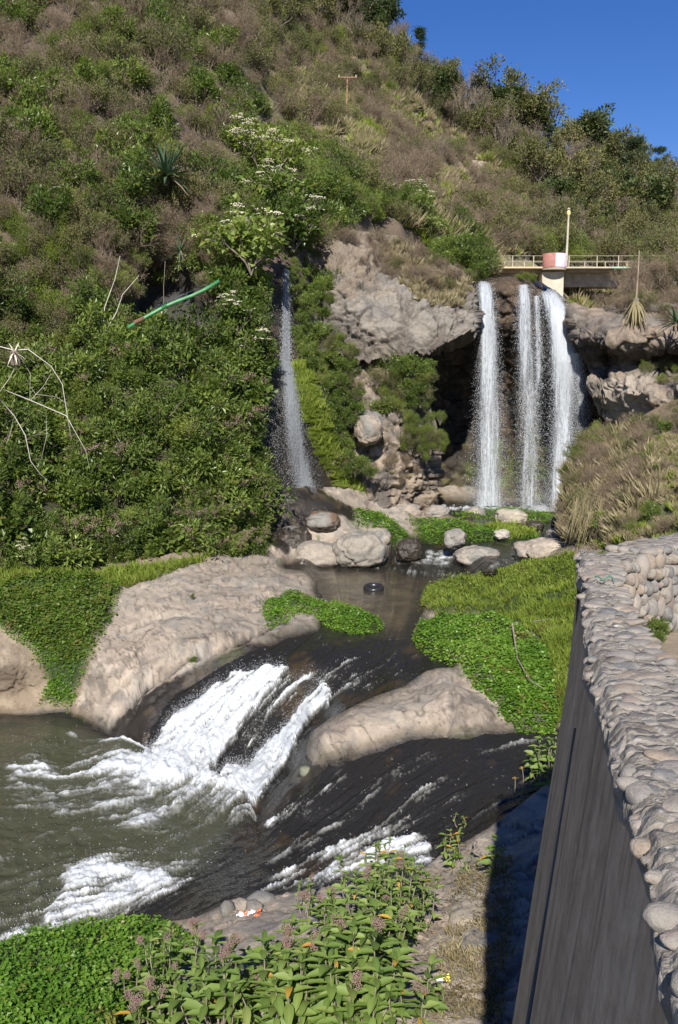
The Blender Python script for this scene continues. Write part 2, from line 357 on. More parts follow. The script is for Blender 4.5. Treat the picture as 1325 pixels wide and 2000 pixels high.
zA = np.where(sd['lp'] > -60, np.maximum(zA, lerp(zA, -8.0, sst(sd['lp'], -60, -2))), zA)
zW = np.where(sd['lp'] > 0, np.maximum(zA, -8.0), np.maximum(zA, -8.0))
zW = lerp(zW, -8.0, sst(sd['lp'], 25, 70))
zBase = zW.copy()
wmask = np.maximum.reduce([sd[k] for k in ('up', 'cas', 'lp', 'ch', 'rap', 'pp')])
pool = np.maximum.reduce([sd['up'], sd['lp'], sd['pp']])
P3 = np.stack([XA[..., 0], XA[..., 1], zBase], -1)
big = fbm(P3 * .55, 3, 5); med = fbm(P3 * 1.7, 4, 9); fin = fbm(P3 * 5.5, 3, 21)
cr1, cr2, cid = worley(P3 * .9 + .35 * np.stack([med, fin, big], -1), 40)
crack = 1 - sst(cr2 - cr1, 0.0, .07)
land = sst(-wmask, 0, 26); farshrink = 1.0
rockd = big * .16 + med * .10 + fin * .03 - crack * .06
smooth_rock = np.maximum(sd['slab'], sd['mid'])
ridge_ = 1 - np.abs(fbm(P3 * np.array([1.1, 1.1, 2.]) + 3, 4, 13)) * 2.2
rockd = np.where(smooth_rock > 0, big * .10 + med * .055 + fin * .028 - .025 * sst(ridge_, .86, .98) + .045 * (cid - .5) * sst(med, -.3, .1), rockd)
tq = fbm(P3 * np.array([.55, .55, .9]) + 9, 4, 141) * 5.5; tfr = tq - np.floor(tq); stepd = np.floor(tq) + sst(tfr, .86, 1.0); rockd = rockd + np.where(smooth_rock > -10, .045 * (stepd - tq * .35), 0)
zBed = zBase + land * rockd + np.where(wmask < 0, .10 * sst(-wmask, 0, 12), 0)
zBed = zBed - np.where(wmask > 0, .05 + .5 * sst(pool, 0, 50), 0)
# wrinkles and steps worn along the slab
gr = ldist(gx + 9 * med, gy + 6 * fin, GROOVE); zBed -= .17 * (1 - sst(gr, 2, 8)) * land
zBed += .10 * sst(gr, 3, 20) * (1 - sst(gr, 20, 46)) * (gy > 1225) * land
ledgeline = ldist(gx, gy + 5 * med, [(250,1235),(300,1205),(360,1200),(430,1215)]); zBed -= .10 * (1 - sst(ledgeline, 0, 7)) * (sd['slab'] > 0)
ml2 = ldist(gx + 5 * med, gy, [(905,1312),(880,1350),(890,1400),(870,1440)]); zBed -= .08 * (1 - sst(ml2, 0, 8)) * (sd['mid'] > 0)
hump = sst(sd['mid'], 0, 45); zBed += .16 * hump
# cress carpets and grass grow on a low soil cushion
csd = {k: sdist(gx + 5 * fin, gy + 4 * med, p) for k, p in CRESS.items()}
cushion = {'island': .20, 'right': .26, 'left': .16, 'front': .22, 'far_a': .2, 'far_b': .14, 'far_c': .16}
cm = np.zeros_like(gx)
for k, s_ in csd.items():
    pxm = 2000 / dA[tuple([min(len(gx) - 1, max(0, int((CRESS[k][0][1] - 955) / st))), 100])]
    t = sst(s_, -2, .20 * pxm); zBed = np.where(s_ > -2, np.maximum(zBed, zBase - .02) + cushion[k] * t * (1 + .5 * med), zBed); cm = np.maximum(cm, t)
gm = sst(sd['grass'] + 10 * fin, -3, 6)
zBed += gm * .12 * (1 + med)
bed = np.stack([XA[..., 0], XA[..., 1], zBed], -1)
# colours
pA = P3 + 0
n1 = fbm(pA * .8, 4, 60); n2 = fbm(pA * 3.2, 4, 66); n3 = fbm(pA * 9, 3, 71)
tan = np.array([.345, .292, .23]); grey = np.array([.25, .235, .21]); pink = np.array([.36, .295, .23]); dk = np.array([.022, .018, .014]); brown = np.array([.10, .075, .045])
k1 = sst(n1, -.25, .3)[..., None]; k2 = sst(n2, -.1, .45)[..., None]
rc = lerp(lerp(tan, pink, k1), grey, k2 * .75) * (1 + .30 * n3[..., None]); rc = lerp(rc, np.array([.16, .13, .10]), (sst(ridge_, .90, .99) * .5)[..., None]); k1_, k2_, ki_ = worley(P3 * np.array([.5, .5, .9]) + .25 * np.stack([med, fin, big], -1), 45); hair = (1 - sst(k2_ - k1_, 0, .022)) * (smooth_rock > 6) * sst(n1, -.3, .1); rc = lerp(rc, np.array([.09, .07, .05]), (hair * .7)[..., None]); rc = rc * (.90 + .22 * ki_[..., None])
rc = lerp(rc, np.array([.17, .135, .105]), (sst(n2 + n1 * .6, .30, .55) * .55)[..., None])
rc = lerp(rc, np.array([.15, .11, .08]), (crack * .5 * (smooth_rock < 0))[..., None])
rc = rc * (1 - .42 * (sst(tfr, .84, .9) * (1 - sst(tfr, .95, 1.0)) * (smooth_rock > 0)))[..., None]; tcol = np.clip(rc, 0, 1)
soilc = lerp(np.array([.20, .15, .10]), np.array([.33, .26, .18]), sst(n2, -.4, .5)[..., None])
# wet dark margins
WETP = [(205,1446),(262,1385),(345,1330),(432,1290),(500,1258),(620,1240),(720,1235),(860,1290),(880,1303),(832,1310),(790,1337),(720,1362),(645,1400),(602,1433),(598,1470),(618,1500),(640,1500),(700,1484),(800,1453),(900,1446),(985,1438),(1100,1432),(1240,1420),(1240,1505),(1060,1538),(1010,1575),(940,1624),(858,1668),(800,1716),(700,1730),(560,1750),(440,1766),(380,1800),(190,1828),(420,1690),(500,1622),(300,1480),(250,1465)]
wetd = sdist(gx + 7 * fin, gy + 8 * med, WETP)
wet = np.maximum.reduce([sst(wetd, -2, 4), sst(wmask + 3 * med, -13, -4) , 1 - sst(np.abs(gr), 2, 6), sst(sd['rap'], -22, -6)])
wet = np.maximum(wet, sst(sdist(gx + 8 * med, gy + 8 * fin, [(520,940),(600,940),(690,1000),(700,1030),(640,1010),(600,1035),(560,1085),(520,1070)]), -3, 5))
wc = lerp(dk, brown, (sst(n2 + .3 * n1, .12, .6) * .55)[..., None]); wc = lerp(wc, np.array([.045, .05, .012]), (sst(n1, .25, .5) * .5)[..., None])
cA = lerp(tcol, wc, wet[..., None])
damp = sst(wmask, -26, -6) * (1 - wet) * (1 - .75 * (sd['near'] > 0)); cA = lerp(cA, cA * np.array([.36, .36, .30]), damp[..., None])
isrock = sst(np.maximum.reduce([smooth_rock, sd['near'] + 20]), -6, 2)
veg = np.clip(1 - isrock, 0, 1) * (1 - wet) * sst(-n2 + (gx < 520) * .5 + (gx > 1080) * .3 - (gx > 520) * (gx < 800) * (gy < 1110) * .9, -.1, .3)
cA = lerp(cA, soilc, (veg * .8)[..., None])
cA = lerp(cA, np.array([.035, .055, .014]), np.maximum(cm, gm)[..., None])
# dry leaf litter on the near bank
lit = sst(fbm(pA * 2.2, 4, 91), .08, .4) * sst(sd['near'], 12, 40) * (gx > 820) * (1 - wet)
cA = lerp(cA, np.array([.30, .19, .10]), (lit * .45)[..., None])
moss = sst(fbm(pA * 2.6, 4, 95), .28, .5) * (sst(-wmask, 0, 30) * (gy < 1110)) * (1 - wet) * .8
cA = lerp(cA, np.array([.09, .12, .03]), moss[..., None])
H, Wd = gx.shape
fA = grid_faces(H, Wd)
fcx = gx.ravel()[fA].mean(1); fcy = gy.ravel()[fA].mean(1)
topx = np.array([-420, 300, 430, 500, 560, 700, 1500.]); topy = np.array([1085, 1070, 1060, 1040, 957, 955, 955.])
keep = fcy > np.interp(fcx, topx, topy)
def owner(poly): return sdist(fcx, fcy, poly) > -3
oS = owner(SLAB) & keep; oM = owner(MIDR) & keep & ~oS; rest = keep & ~oS & ~oM
VA = bed.reshape(-1, 3); CA = cA.reshape(-1, 3); WA = wet.ravel()
def patch(name, sel, mat=M['rock']):
    V, f_, a, c = compact(VA, fA[sel], {'wet': WA}, CA); return link(name, mesh(name, V, f_, mat, a, c))
tag(patch('riverbed', rest), kind='structure')
tag(patch('rock_slab', oS), 'broad pale tan rock slab sloping down to the pool, left of the white cascade', 'rock')
tag(patch('rock_outcrop', oM), 'smooth tan rock hump between the cascade and the lower dark chute', 'rock')
class Lk:                                 # picture point -> surface point on a built grid
    def __init__(s, X, x0, y0, stp): s.X, s.x0, s.y0, s.st = X, x0, y0, stp
    def __call__(s, px, py):
        fx = np.clip((np.asarray(px, float) - s.x0) / s.st, 0, s.X.shape[1] - 1.001); fy = np.clip((np.asarray(py, float) - s.y0) / s.st, 0, s.X.shape[0] - 1.001)
        i, j = fy.astype(int), fx.astype(int); a, c = (fy - i)[..., None], (fx - j)[..., None]; X = s.X
        return X[i, j] * (1 - a) * (1 - c) + X[i + 1, j] * a * (1 - c) + X[i, j + 1] * (1 - a) * c + X[i + 1, j + 1] * a * c
LA = Lk(bed, -420, 955, st)
tag(link('ground', mesh('ground', np.array([[-1500, -300, -12], [1500, -300, -12], [1500, 3000, -12], [-1500, 3000, -12.]]), np.array([[0, 1, 2, 3]]), M['soil'], {'wet': np.zeros(4)}, np.full((4, 3), .15))), kind='structure')
# ============================================================ WATER
ws = 2
x0w, y0w = -420, 985
wx, wy = np.meshgrid(np.arange(x0w, 1240, ws, dtype=float), np.arange(y0w, 1970, ws, dtype=float))
zWs = Lk(zBase[..., None], -420, 955, st)(wx, wy)[..., 0]
XW = Lk(XA, -420, 955, st)(wx, wy)
wsd = {k: sdist(wx, wy, p) for k, p in dict(up=W_UP, cas=W_CAS, lp=W_LP, ch=W_CH, rap=W_RAP, pp=W_PP).items()}
FL = np.array([(700,1120,.2,1),(600,1120,.5,.6),(790,1180,0,1),(760,1230,-.4,1),(700,1290,-1,.45),(850,1290,-1,.15),(560,1310,-1,.75),(480,1290,-1,.4),(480,1400,-.75,1),(380,1500,-.6,1),(650,1345,-1,.75),(560,1480,-.6,1),(600,1400,-.8,1),
 (200,1550,-1,.02),(350,1600,-1,.1),(100,1480,-1,-.1),(250,1450,-1,-.15),(0,1600,-1,.1),(300,1660,-1,-.1),(200,1750,-1,.35),(60,1790,-1,.3),(1000,1460,-1,.2),(1150,1450,-1,.1),(850,1500,-1,.5),(750,1580,-.9,.8),(650,1650,-1,.5),(500,1700,-1,.35),(560,1560,-.9,.9),(520,1610,-.9,.9),(300,1780,-1,.6),
 (800,1690,-1,.12),(900,1620,-1,.6),(930,1080,-.7,1),(1050,1050,-1,.3),(850,1085,-.3,1),(960,1115,-1,.4),(400,1560,-1,.6)])
w_ = 1 / (((wx[..., None] - FL[:, 0]) ** 2 + (wy[..., None] - FL[:, 1]) ** 2) + 600) ** 1.6
vx = (w_ * FL[:, 2]).sum(-1); vy = (w_ * FL[:, 3]).sum(-1); l_ = np.hypot(vx, vy) + 1e-9; vx /= l_; vy /= l_; del w_
def lic(L, seed, stp=1.5, scale=1):
    r = np.random.default_rng(seed); nz = r.random(wx.shape)
    if scale > 1:
        P = np.stack([wx / scale, wy / scale, 0 * wx + seed], -1); nz = vn(P, seed)
    acc = nz.copy(); cnt = 1
    for sg in (1, -1):
        a = wx.copy(); b = wy.copy()
        for k in range(L):
            i = np.clip((b - y0w) / ws, 0, wx.shape[0] - 1).astype(int); j = np.clip((a - x0w) / ws, 0, wx.shape[1] - 1).astype(int)
            a = a + sg * stp * vx[i, j]; b = b + sg * stp * vy[i, j]
            i = np.clip((b - y0w) / ws, 0, wx.shape[0] - 1).astype(int); j = np.clip((a - x0w) / ws, 0, wx.shape[1] - 1).astype(int)
            acc += nz[i, j]; cnt += 1
    acc /= cnt; acc = (acc - acc.mean()) / acc.std(); return acc
l1 = lic(12, 3, 2.0, 1); l2 = lic(14, 5, 3.0, 5); l3 = lic(16, 9, 4.0, 14)
# foam: densities painted by outline, broken up by the flow
Pw = np.stack([XW[..., 0], XW[..., 1], zWs], -1)
t1 = fbm(Pw * 1.1, 4, 200); t2 = fbm(Pw * 4.5, 4, 210); t3 = fbm(Pw * 14, 2, 220)
def blob(poly, soft): return sst(sdist(wx + 10 * t2, wy + 8 * t1, poly), -soft, soft)
dens = np.zeros_like(wx) - .9
def add(poly, soft, v):
    global dens; dens = np.maximum(dens, lerp(-.9, v, blob(poly, soft)))
add([(425,1345),(455,1322),(490,1310),(545,1303),(570,1318),(540,1345),(480,1420),(430,1500),(400,1560),(300,1520),(292,1480),(318,1430),(360,1385)], 14, 1.28)
add([(610,1340),(650,1350),(640,1385),(600,1425),(565,1490),(525,1555),(490,1605),(430,1600),(420,1560),(470,1500),(545,1430),(580,1380)], 12, 1.15)
add([(560,1320),(620,1318),(650,1345),(600,1390),(540,1450),(480,1500),(460,1440),(510,1370)], 14, .42)
add([(600,1300),(700,1310),(740,1345),(660,1380),(600,1350)], 22, .0)
gap = blob([(588,1362),(545,1405),(478,1465),(420,1515),(412,1538),(436,1536),(500,1480),(560,1430),(600,1385)], 6); dens = lerp(dens, -.35, gap)
add([(290,1475),(430,1540),(500,1600),(470,1625),(380,1590),(250,1560),(170,1545),(150,1520),(190,1497)], 30, .98)
add([(290,1475),(420,1560),(520,1600),(480,1660),(300,1650),(150,1620),(20,1580),(-40,1520),(40,1470),(180,1470)], 40, .52)
add([(120,1432),(215,1446),(290,1463),(300,1476),(250,1474),(150,1452)], 8, .8)
add([(-300,1420),(300,1440),(500,1600),(420,1700),(200,1820),(-300,1900)], 60, -.03)
add([(120,1690),(240,1680),(340,1710),(420,1690),(350,1745),(210,1812),(100,1842),(60,1800),(110,1740)], 26, .85)
add([(-60,1810),(80,1790),(190,1800),(180,1825),(100,1848),(0,1864),(-80,1870)], 12, .4)
add([(40,1690),(200,1670),(420,1660),(430,1700),(200,1780),(0,1830)], 30, .12)
add([(500,1625),(560,1575),(640,1530),(660,1525),(600,1575),(530,1622)], 7, .75)
add([(1240,1425),(980,1445),(800,1470),(640,1520),(560,1600),(480,1670),(560,1740),(840,1700),(1010,1570),(1240,1500)], 10, -.12)
add([(700,1540),(860,1500),(1000,1480),(1100,1440),(1090,1490),(900,1560),(800,1610),(650,1660),(620,1600)], 24, -.02)
add([(660,1640),(780,1600),(850,1640),(845,1690),(700,1722),(560,1745),(430,1762),(460,1735),(580,1715)], 16, .36)
add([(720,1640),(800,1632),(845,1650),(850,1690),(760,1715),(620,1728),(640,1708),(700,1690)], 12, .8)
add([(560,1700),(700,1700),(700,1725),(560,1745),(440,1760),(480,1720)], 9, .5)
add([(250,1770),(400,1690),(480,1660),(560,1665),(430,1720),(330,1765)], 10, .18)
add([(820,1072),(895,1072),(905,1085),(880,1112),(790,1112),(830,1090)], 9, .55)
add([(1000,1062),(1022,1080),(1010,1100),(940,1128),(880,1124),(950,1105),(990,1085)], 9, .6)
add([(760,1085),(780,1085),(800,1108),(775,1108)], 5, .3)
add([(770,1106),(960,1122),(940,1135),(820,1126),(700,1112)], 7, .3)
add([(850,988),(1140,988),(1140,1003),(860,1000)], 6, 1.2)
add([(1040,1040),(1130,1020),(1130,1040),(1050,1056)], 8, .1)
add([(640,1175),(720,1150),(800,1190),(760,1240),(700,1200)], 30, -.50)
add([(620,1250),(800,1270),(860,1300),(720,1360),(640,1330)], 14, -.18)
steep = sst(wsd['cas'], 0, 6) * (wy > 1300)
lowp = sst(wsd['lp'], 0, 20)
rapm = sst(wsd['rap'], -4, 8); brk = lerp(.42 * l1 + .32 * l2 + .14 * l3, .10 * l1 + .26 * l2 + .30 * l3 + .9 * t1 + .5 * t2, lowp * .75)
brk = lerp(brk, .2 * l3 + .8 * t2 + .5 * t3, rapm * .85); ledge_ = sst(np.maximum(wsd['ch'], wsd['up']), 0, 25) * (1 - lowp); brk = lerp(brk, .14 * l1 + .34 * l2 + .40 * l3 + .35 * t1, ledge_)
foam = sst(dens + .62 * brk, -.06, 1.10)
foam = foam * (1 - .55 * sst(-(dens + .5 * brk), -1.0, -.25) * (1 - lowp) * .6)
flecks = ((np.random.default_rng(4).random(wx.shape) < .005 * np.clip(dens + 1.0, 0, 1.2)) & (t2 > 0)) * .8
foam0 = foam.copy(); foam = np.clip(np.maximum(foam, flecks * .8), 0, 1)
rip = lowp * (.045 * t1 + .03 * t2 + .02 * l3) + (1 - lowp) * (.007 * l2 + .008 * l3 + .002 * l1 + .012 * t2) * (1 - .6 * sst(wsd['up'], 0, 20))
lift = foam0 * (1 - .75 * rapm) * (.04 + .03 * t3 + .04 * (t2 + .4) + .008 * l2) + .14 * steep * sst(dens + .2, 0, 1.4) * (1 + .10 * l2 + .10 * l3 + .2 * t2)
zw = zWs + .015 + rip + lift + .12 * lowp * sst(dens, .5, 1.3) * (1 + t1)
wmk = np.maximum.reduce(list(wsd.values()))
zw = np.where((wsd['lp'] > 0) & (wsd['cas'] < 0) & (wsd['ch'] < 0), np.maximum(zw, -8.12), zw)
Xw = np.stack([XW[..., 0], XW[..., 1], zw], -1)
fW = grid_faces(*wx.shape); kp = wmk.ravel()[fW].max(1) > -4
deep = sst(wsd['lp'], -10, 40); still = sst(wsd['up'], 0, 30) * sst(1250 - wy, 0, 40)
cW = lerp(np.array([.016, .015, .014]), np.array([.056, .058, .036]), deep[..., None]) 
cW = lerp(cW, np.array([.11, .088, .055]), (still * (.35 + .5 * sst(t1 + .4 * l3 * .3, -.2, .4)))[..., None])
cW = lerp(cW, np.array([.05, .034, .018]), ((1 - deep) * (1 - still) * sst(t1 + t2 * .5, .15, .6) * .6)[..., None])
V, f_, a, c = compact(Xw.reshape(-1, 3), fW[kp], {'foam': foam.ravel(), 'streak': (np.clip(.5 + .08 * l1 + .2 * l2, 0, 1) * (1 - .8 * lowp)).ravel(), 'calm': still.ravel()}, cW.reshape(-1, 3))
def mat_water():
    m, n = nodes('river_water'); b = NB(n); p = bsdf(b); co = b.obj(); fo = b.attr('foam').outputs['Fac']; sk = b.attr('streak').outputs['Fac']; c = b.attr('Col').outputs['Color']; calm = b.attr('calm').outputs['Fac']
    fn = b.noise(co, 16, 5, .75, .4).outputs[0]; ff = b.math('ADD', fo, b.math('MULTIPLY', b.math('SUBTRACT', fn, .5), .9))
    f2 = b.ramp(ff, [(.10, 0), (.40, .40), (.85, 1)]).outputs[0]
    col = b.mix(c, b.mix((.24, .24, .22), (.51, .53, .55), b.ramp(ff, [(.40, 0), (.95, 1)]).outputs[0]), f2)
    b.L(col, p.inputs['Base Color']); b.L(b.ramp(f2, [(0, .055), (.5, .6)]).outputs[0], p.inputs['Roughness']); p.inputs['IOR'].default_value = 1.33
    w1 = b.noise(co, 2.6, 4, .6, .6).outputs[0]; w2 = b.noise(co, 11, 5, .65, .4).outputs[0]; w3 = b.noise(co, 34, 2, .6).outputs[0]
    h = b.math('ADD', b.math('MULTIPLY', w1, 1.0), b.math('ADD', b.math('MULTIPLY', w2, .22), b.math('MULTIPLY', sk, .38)))
    h = b.math('ADD', b.math('MULTIPLY', h, b.math('SUBTRACT', 1.0, b.math('MULTIPLY', calm, .72))), b.math('MULTIPLY', f2, .35))
    b.L(b.bump(h, .075, .75), p.inputs['Normal']); return m
M['water'] = mat_water()
tag(link('river_water', mesh('river_water', V, f_, M['water'], a, c)), kind='structure')
# droplets
def drops(name, P, size, parent=None, stretch=1.6, mat=None, jit=.6):
    n = len(P); r = np.random.default_rng(len(P)); T = np.array([[0, 0, 1.], [.94, 0, -.33], [-.47, .82, -.33], [-.47, -.82, -.33]])
    s = (size * (1 - jit + 2 * jit * r.random(n) ** 2))[:, None, None]; a = r.random(n) * 6.28
    T = np.broadcast_to(T, (n, 4, 3)).copy(); c_, s_ = np.cos(a)[:, None], np.sin(a)[:, None]
    x = T[..., 0] * c_ - T[..., 1] * s_; y = T[..., 0] * s_ + T[..., 1] * c_; T = np.stack([x, y, T[..., 2] * stretch], -1) * s
    V = (P[:, None] + T).reshape(-1, 3); k = (np.arange(n) * 4)[:, None, None]
    f = (np.array([[0, 1, 2], [0, 2, 3], [0, 3, 1], [1, 3, 2]])[None] + k).reshape(-1, 3)
    return link(name, mesh(name, V, f, mat or M['foamw'], smooth=True), parent)
def mat_foamw():
    m, n = nodes('white_water_drop'); b = NB(n); p = bsdf(b); p.inputs['Base Color'].default_value = (.55, .57, .59, 1); p.inputs['Roughness'].default_value = .25; return m
M['foamw'] = mat_foamw()
fl = foam.ravel(); ok = (wmk.ravel() > 3); pr = np.where(ok, fl ** 2 * (steep.ravel() * 3.0 + .35 + 1.2 * (dens.ravel() > 1.0)), 0) / 1.0
pr = pr * (XW[..., 1].ravel() / 20) ** 0
idx = rng.choice(len(pr), 30000, p=pr / pr.sum()); Pd = Xw.reshape(-1, 3)[idx] + np.stack([rng.normal(0, .03, 30000), rng.normal(0, .03, 30000), np.abs(rng.normal(0, .06, 30000)) * (1 + 1.2 * steep.ravel()[idx])], -1)
tag(drops('spray', Pd, .0065, None, 1.0), 'fine white spray leaping over the foaming rapids and cascade', 'spray', kind='stuff')
LW = Lk(Xw, x0w, y0w, ws)
# ============================================================ HILLSIDE AND CLIFFS
def warp(ctrl, topl, botl, x0, x1, nx, ny, lam=2e-5):
    """surface between two picture lines; returns picture coords and points"""
    xs = np.linspace(x0, x1, nx); t = np.linspace(0, 1, ny)[:, None]
    tl = np.interp(xs, *zip(*topl)); bl = np.interp(xs, *zip(*botl)); yy = tl + (bl - tl) * t; xx = np.broadcast_to(xs, yy.shape)
    X = at(xx, yy, RBF(ctrl, lam)(xx, yy)); return xx, yy, X
def extend(X, side, vecs):
    """carry the sheet on beyond its edge by world steps, so that it has thickness"""
    for v in vecs:
        v = np.array(v, float)
        if side == 'top': X = np.concatenate([X[:1] + v, X], 0)
        elif side == 'bottom': X = np.concatenate([X, X[-1:] + v], 0)
        elif side == 'left': X = np.concatenate([X[:, :1] + v, X], 1)
        else: X = np.concatenate([X, X[:, -1:] + v], 1)
    return X
def rocky(X, amp, cell, seed, strata=0.0):
    n = grid_norm(X); q = X + .5 * np.stack([fbm(X * .6, 3, seed), fbm(X * .6, 3, seed + 3), fbm(X * .6, 3, seed + 6)], -1)
    a = fbm(X * .45, 4, seed + 10); c1, c2, ci = worley(q * cell * np.array([1, 1, 1.5]), seed + 20); e1, e2, ei = worley(q * cell * 2.7 * np.array([1, 1, 1.3]), seed + 30)
    ck = 1 - sst(c2 - c1, 0, .10); ek = 1 - sst(e2 - e1, 0, .12)
    f = fbm(X * 3.2, 4, seed + 40)
    rg = 1 - np.abs(fbm(X * np.array([.7, .7, 1.0]) + seed, 5, seed + 60, .6)) * 2.4; d = a * .75 + (ci - .5) * .26 + (ei - .5) * .10 - ck * .10 - ek * .03 + f * .24 - .20 * sst(rg, .6, .98)
    if strata: d += strata * (vn(np.stack([X[..., 0] * .1, X[..., 1] * .1, X[..., 2] * 2.2 + a], -1), seed + 50) - .5)
    return X + n * (amp * d)[..., None], dict(n=n, crack=np.maximum(.6 * ck * sst(f, -.3, .2), .9 * sst(rg, .72, .98)), a=a, f=f)
def rockcol(X, info, base=(.33, .285, .235), darkc=(.12, .10, .085), up=.5, seed=0):
    n2 = fbm(X * 1.1, 4, seed + 70); n3 = fbm(X * 4, 3, seed + 75)
    c = np.array(base) * (1 + .25 * n3[..., None]); c = lerp(c, np.array([.185, .172, .155]), (sst(n2, -.2, .4) * .8)[..., None])
    c = lerp(c, np.array(darkc), (np.clip(info['crack'] * .8, 0, 1))[..., None])
    streak = vn(np.stack([X[..., 0] * 1.6, X[..., 1] * 1.6, X[..., 2] * .16], -1), seed + 80)
    c = lerp(c, np.array(darkc), (sst(streak + .4 * n2, .55, .85) * .6)[..., None])
    return np.clip(c, 0, 1)
SKY = [(-500,-330),(560,-300),(640,-60),(700,55),(735,100),(790,150),(860,195),(930,235),(1000,272),(1060,308),(1120,338),(1180,360),(1250,380),(1325,398),(1500,440),(1750,520)]
ctrlB = [(-500,1110,26.5),(0,1110,28.6),(300,1100,30.2),(500,1100,33),(-500,900,27.5),(0,900,30.5),(300,900,32.3),(480,900,34.2),(560,900,36),(640,900,37.4),(700,950,38.6),(640,1000,37.3),(560,1000,35.4),
 (-500,700,29),(0,700,32.2),(300,700,34.6),(450,700,35.5),(520,700,36.6),(560,720,37.4),(600,740,37.2),(650,760,38.2),(700,760,41.5),
 (-500,500,31.5),(0,500,34.8),(200,500,36.5),(330,520,38.2),(450,500,38.5),(560,520,39.6),(640,500,43),(560,600,38.8),(620,600,41.5),(300,600,37.2),
 (-500,300,34.5),(0,300,38),(300,300,42),(500,320,48),(620,330,57),(700,300,67),(700,440,50),(780,470,52),
 (-500,100,38),(0,100,43.5),(250,100,48),(400,110,57),(520,100,74),(620,140,88),(700,100,103),
 (-500,0,41),(0,0,48),(250,0,54),(400,0,67),(550,0,96),(650,20,113),(735,18,124),(-500,-250,50),(0,-250,60),(300,-250,74),(600,-200,122),
 (850,480,56),(930,500,60),(1000,540,64),(1060,520,68),(1200,560,74),(1400,580,76),(1700,620,78),
 (800,300,84),(900,400,78),(850,200,108),(1000,300,108),(1000,400,92),(1100,420,97),(1200,480,92),(1325,490,88),(1000,215,130),(1150,315,134),(1250,400,120),(1325,385,138),(1500,440,140),(1700,500,142),(800,560,62),(700,600,50)]
bx, by, XB = warp(ctrlB, SKY, [(-500,1140),(480,1140),(540,1060),(640,1020),(720,960),(800,700),(860,610),(930,600),(960,590),(1100,630),(1750,680)], -500, 1720, 420, 300, 6e-5)
fB = fbm(XB * .16, 4, 300); f2B = fbm(XB * .7, 4, 305)
nB = grid_norm(XB)
far = sst(XB[..., 1], 45, 70)
topf = sst(by - np.interp(bx, *zip(*SKY)), 0, 90)
WFC = [(235,470),(350,470),(440,540),(520,490),(600,480),(640,600),(660,760),(720,940),(760,1040),(480,1060),(490,900),(490,740),(430,640),(250,660)]; calm = 1 - .93 * sst(sdist(bx, by, WFC), -60, 5)
f3B = fbm(XB * .42, 3, 307); XB2 = XB + nB * (calm * (1.1 * f3B * (1 - far) + fB * (1.5 + .8 * far) + f2B * (.28 + .24 * far)) * (.25 + .75 * topf))[..., None]
# rock ribs and scars on the open slope
sc1, sc2, sci = worley(XB * .22, 320); rib = sst(fbm(XB * .13, 3, 330), .12, .35) * far
XB2 += nB * (rib * (.9 * (sci - .5) + .5 * fbm(XB * 1.0, 3, 331)))[..., None]
nz = fbm(XB * .35, 4, 340); ny_ = fbm(XB * 1.6, 3, 345)
cB = lerp(np.array([.21, .155, .105]), np.array([.29, .225, .15]), sst(nz, -.4, .4)[..., None])
cB = lerp(cB, np.array([.15, .17, .055]), (sst(ny_ + nz, -.1, .5) * .75)[..., None])
cB = lerp(cB, np.array([.37, .31, .25]), (sst(rib * (ny_ + .6), .25, .7))[..., None])
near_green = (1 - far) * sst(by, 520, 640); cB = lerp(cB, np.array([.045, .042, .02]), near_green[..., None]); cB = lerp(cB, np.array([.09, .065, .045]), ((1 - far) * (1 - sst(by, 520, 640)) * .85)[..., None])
WF = [(520,560),(545,520),(585,520),(600,600),(585,700),(618,760),(640,850),(672,930),(700,1010),(690,1040),(500,1040),(505,950),(520,850),(515,760),(535,700)]
wfd = sst(sdist(bx + 8 * f2B, by, WF), -6, 8)
e1_, e2_, ei_ = worley(XB * np.array([1.6, 1.6, .7]), 350)
corr = sst(sdist(bx, by, [(535,510),(575,510),(600,720),(650,1000),(520,1000),(535,740)]), -14, 4); XB2 += nB * ((1 - corr) * wfd * (.3 * (ei_ - .5) + .25 * fbm(XB * 2.2, 4, 355)))[..., None]
cB = lerp(cB, lerp(np.array([.018, .015, .012]), np.array([.06, .04, .025]), sst(f2B, 0, .6)[..., None]), wfd[..., None])
mossr = sst(sdist(bx + 12 * f2B, by, [(560,700),(600,715),(620,780),(640,850),(690,930),(760,985),(740,1010),(690,990),(640,930),(610,860),(590,780),(575,730)]), -8, 8) * (1 - wfd)
cB = lerp(cB, np.array([.10, .145, .022]), mossr[..., None])
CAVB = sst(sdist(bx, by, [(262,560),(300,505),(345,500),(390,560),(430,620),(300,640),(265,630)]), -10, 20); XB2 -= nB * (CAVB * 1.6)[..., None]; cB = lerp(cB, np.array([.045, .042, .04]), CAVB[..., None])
rows = 3
XBe = extend(XB2, 'top', [(0, 6, -1), (2, 14, -5), (4, 40, -25)]); cBe = np.concatenate([cB[:1]] * rows + [cB], 0); wBe = np.concatenate([wfd[:1] * 0] * rows + [wfd], 0)
tag(link('hillside', mesh('hillside', XBe.reshape(-1, 3), grid_faces(*XBe.shape[:2]), M['soil'], {'wet': wBe.ravel()}, cBe.reshape(-1, 3))), kind='structure')
from mathutils.bvhtree import BVHTree
_fx = grid_faces(*XBe.shape[:2]); BVH = BVHTree.FromPolygons([tuple(v) for v in XBe.reshape(-1, 3).tolist()], [tuple(q) for q in _fx.tolist()])
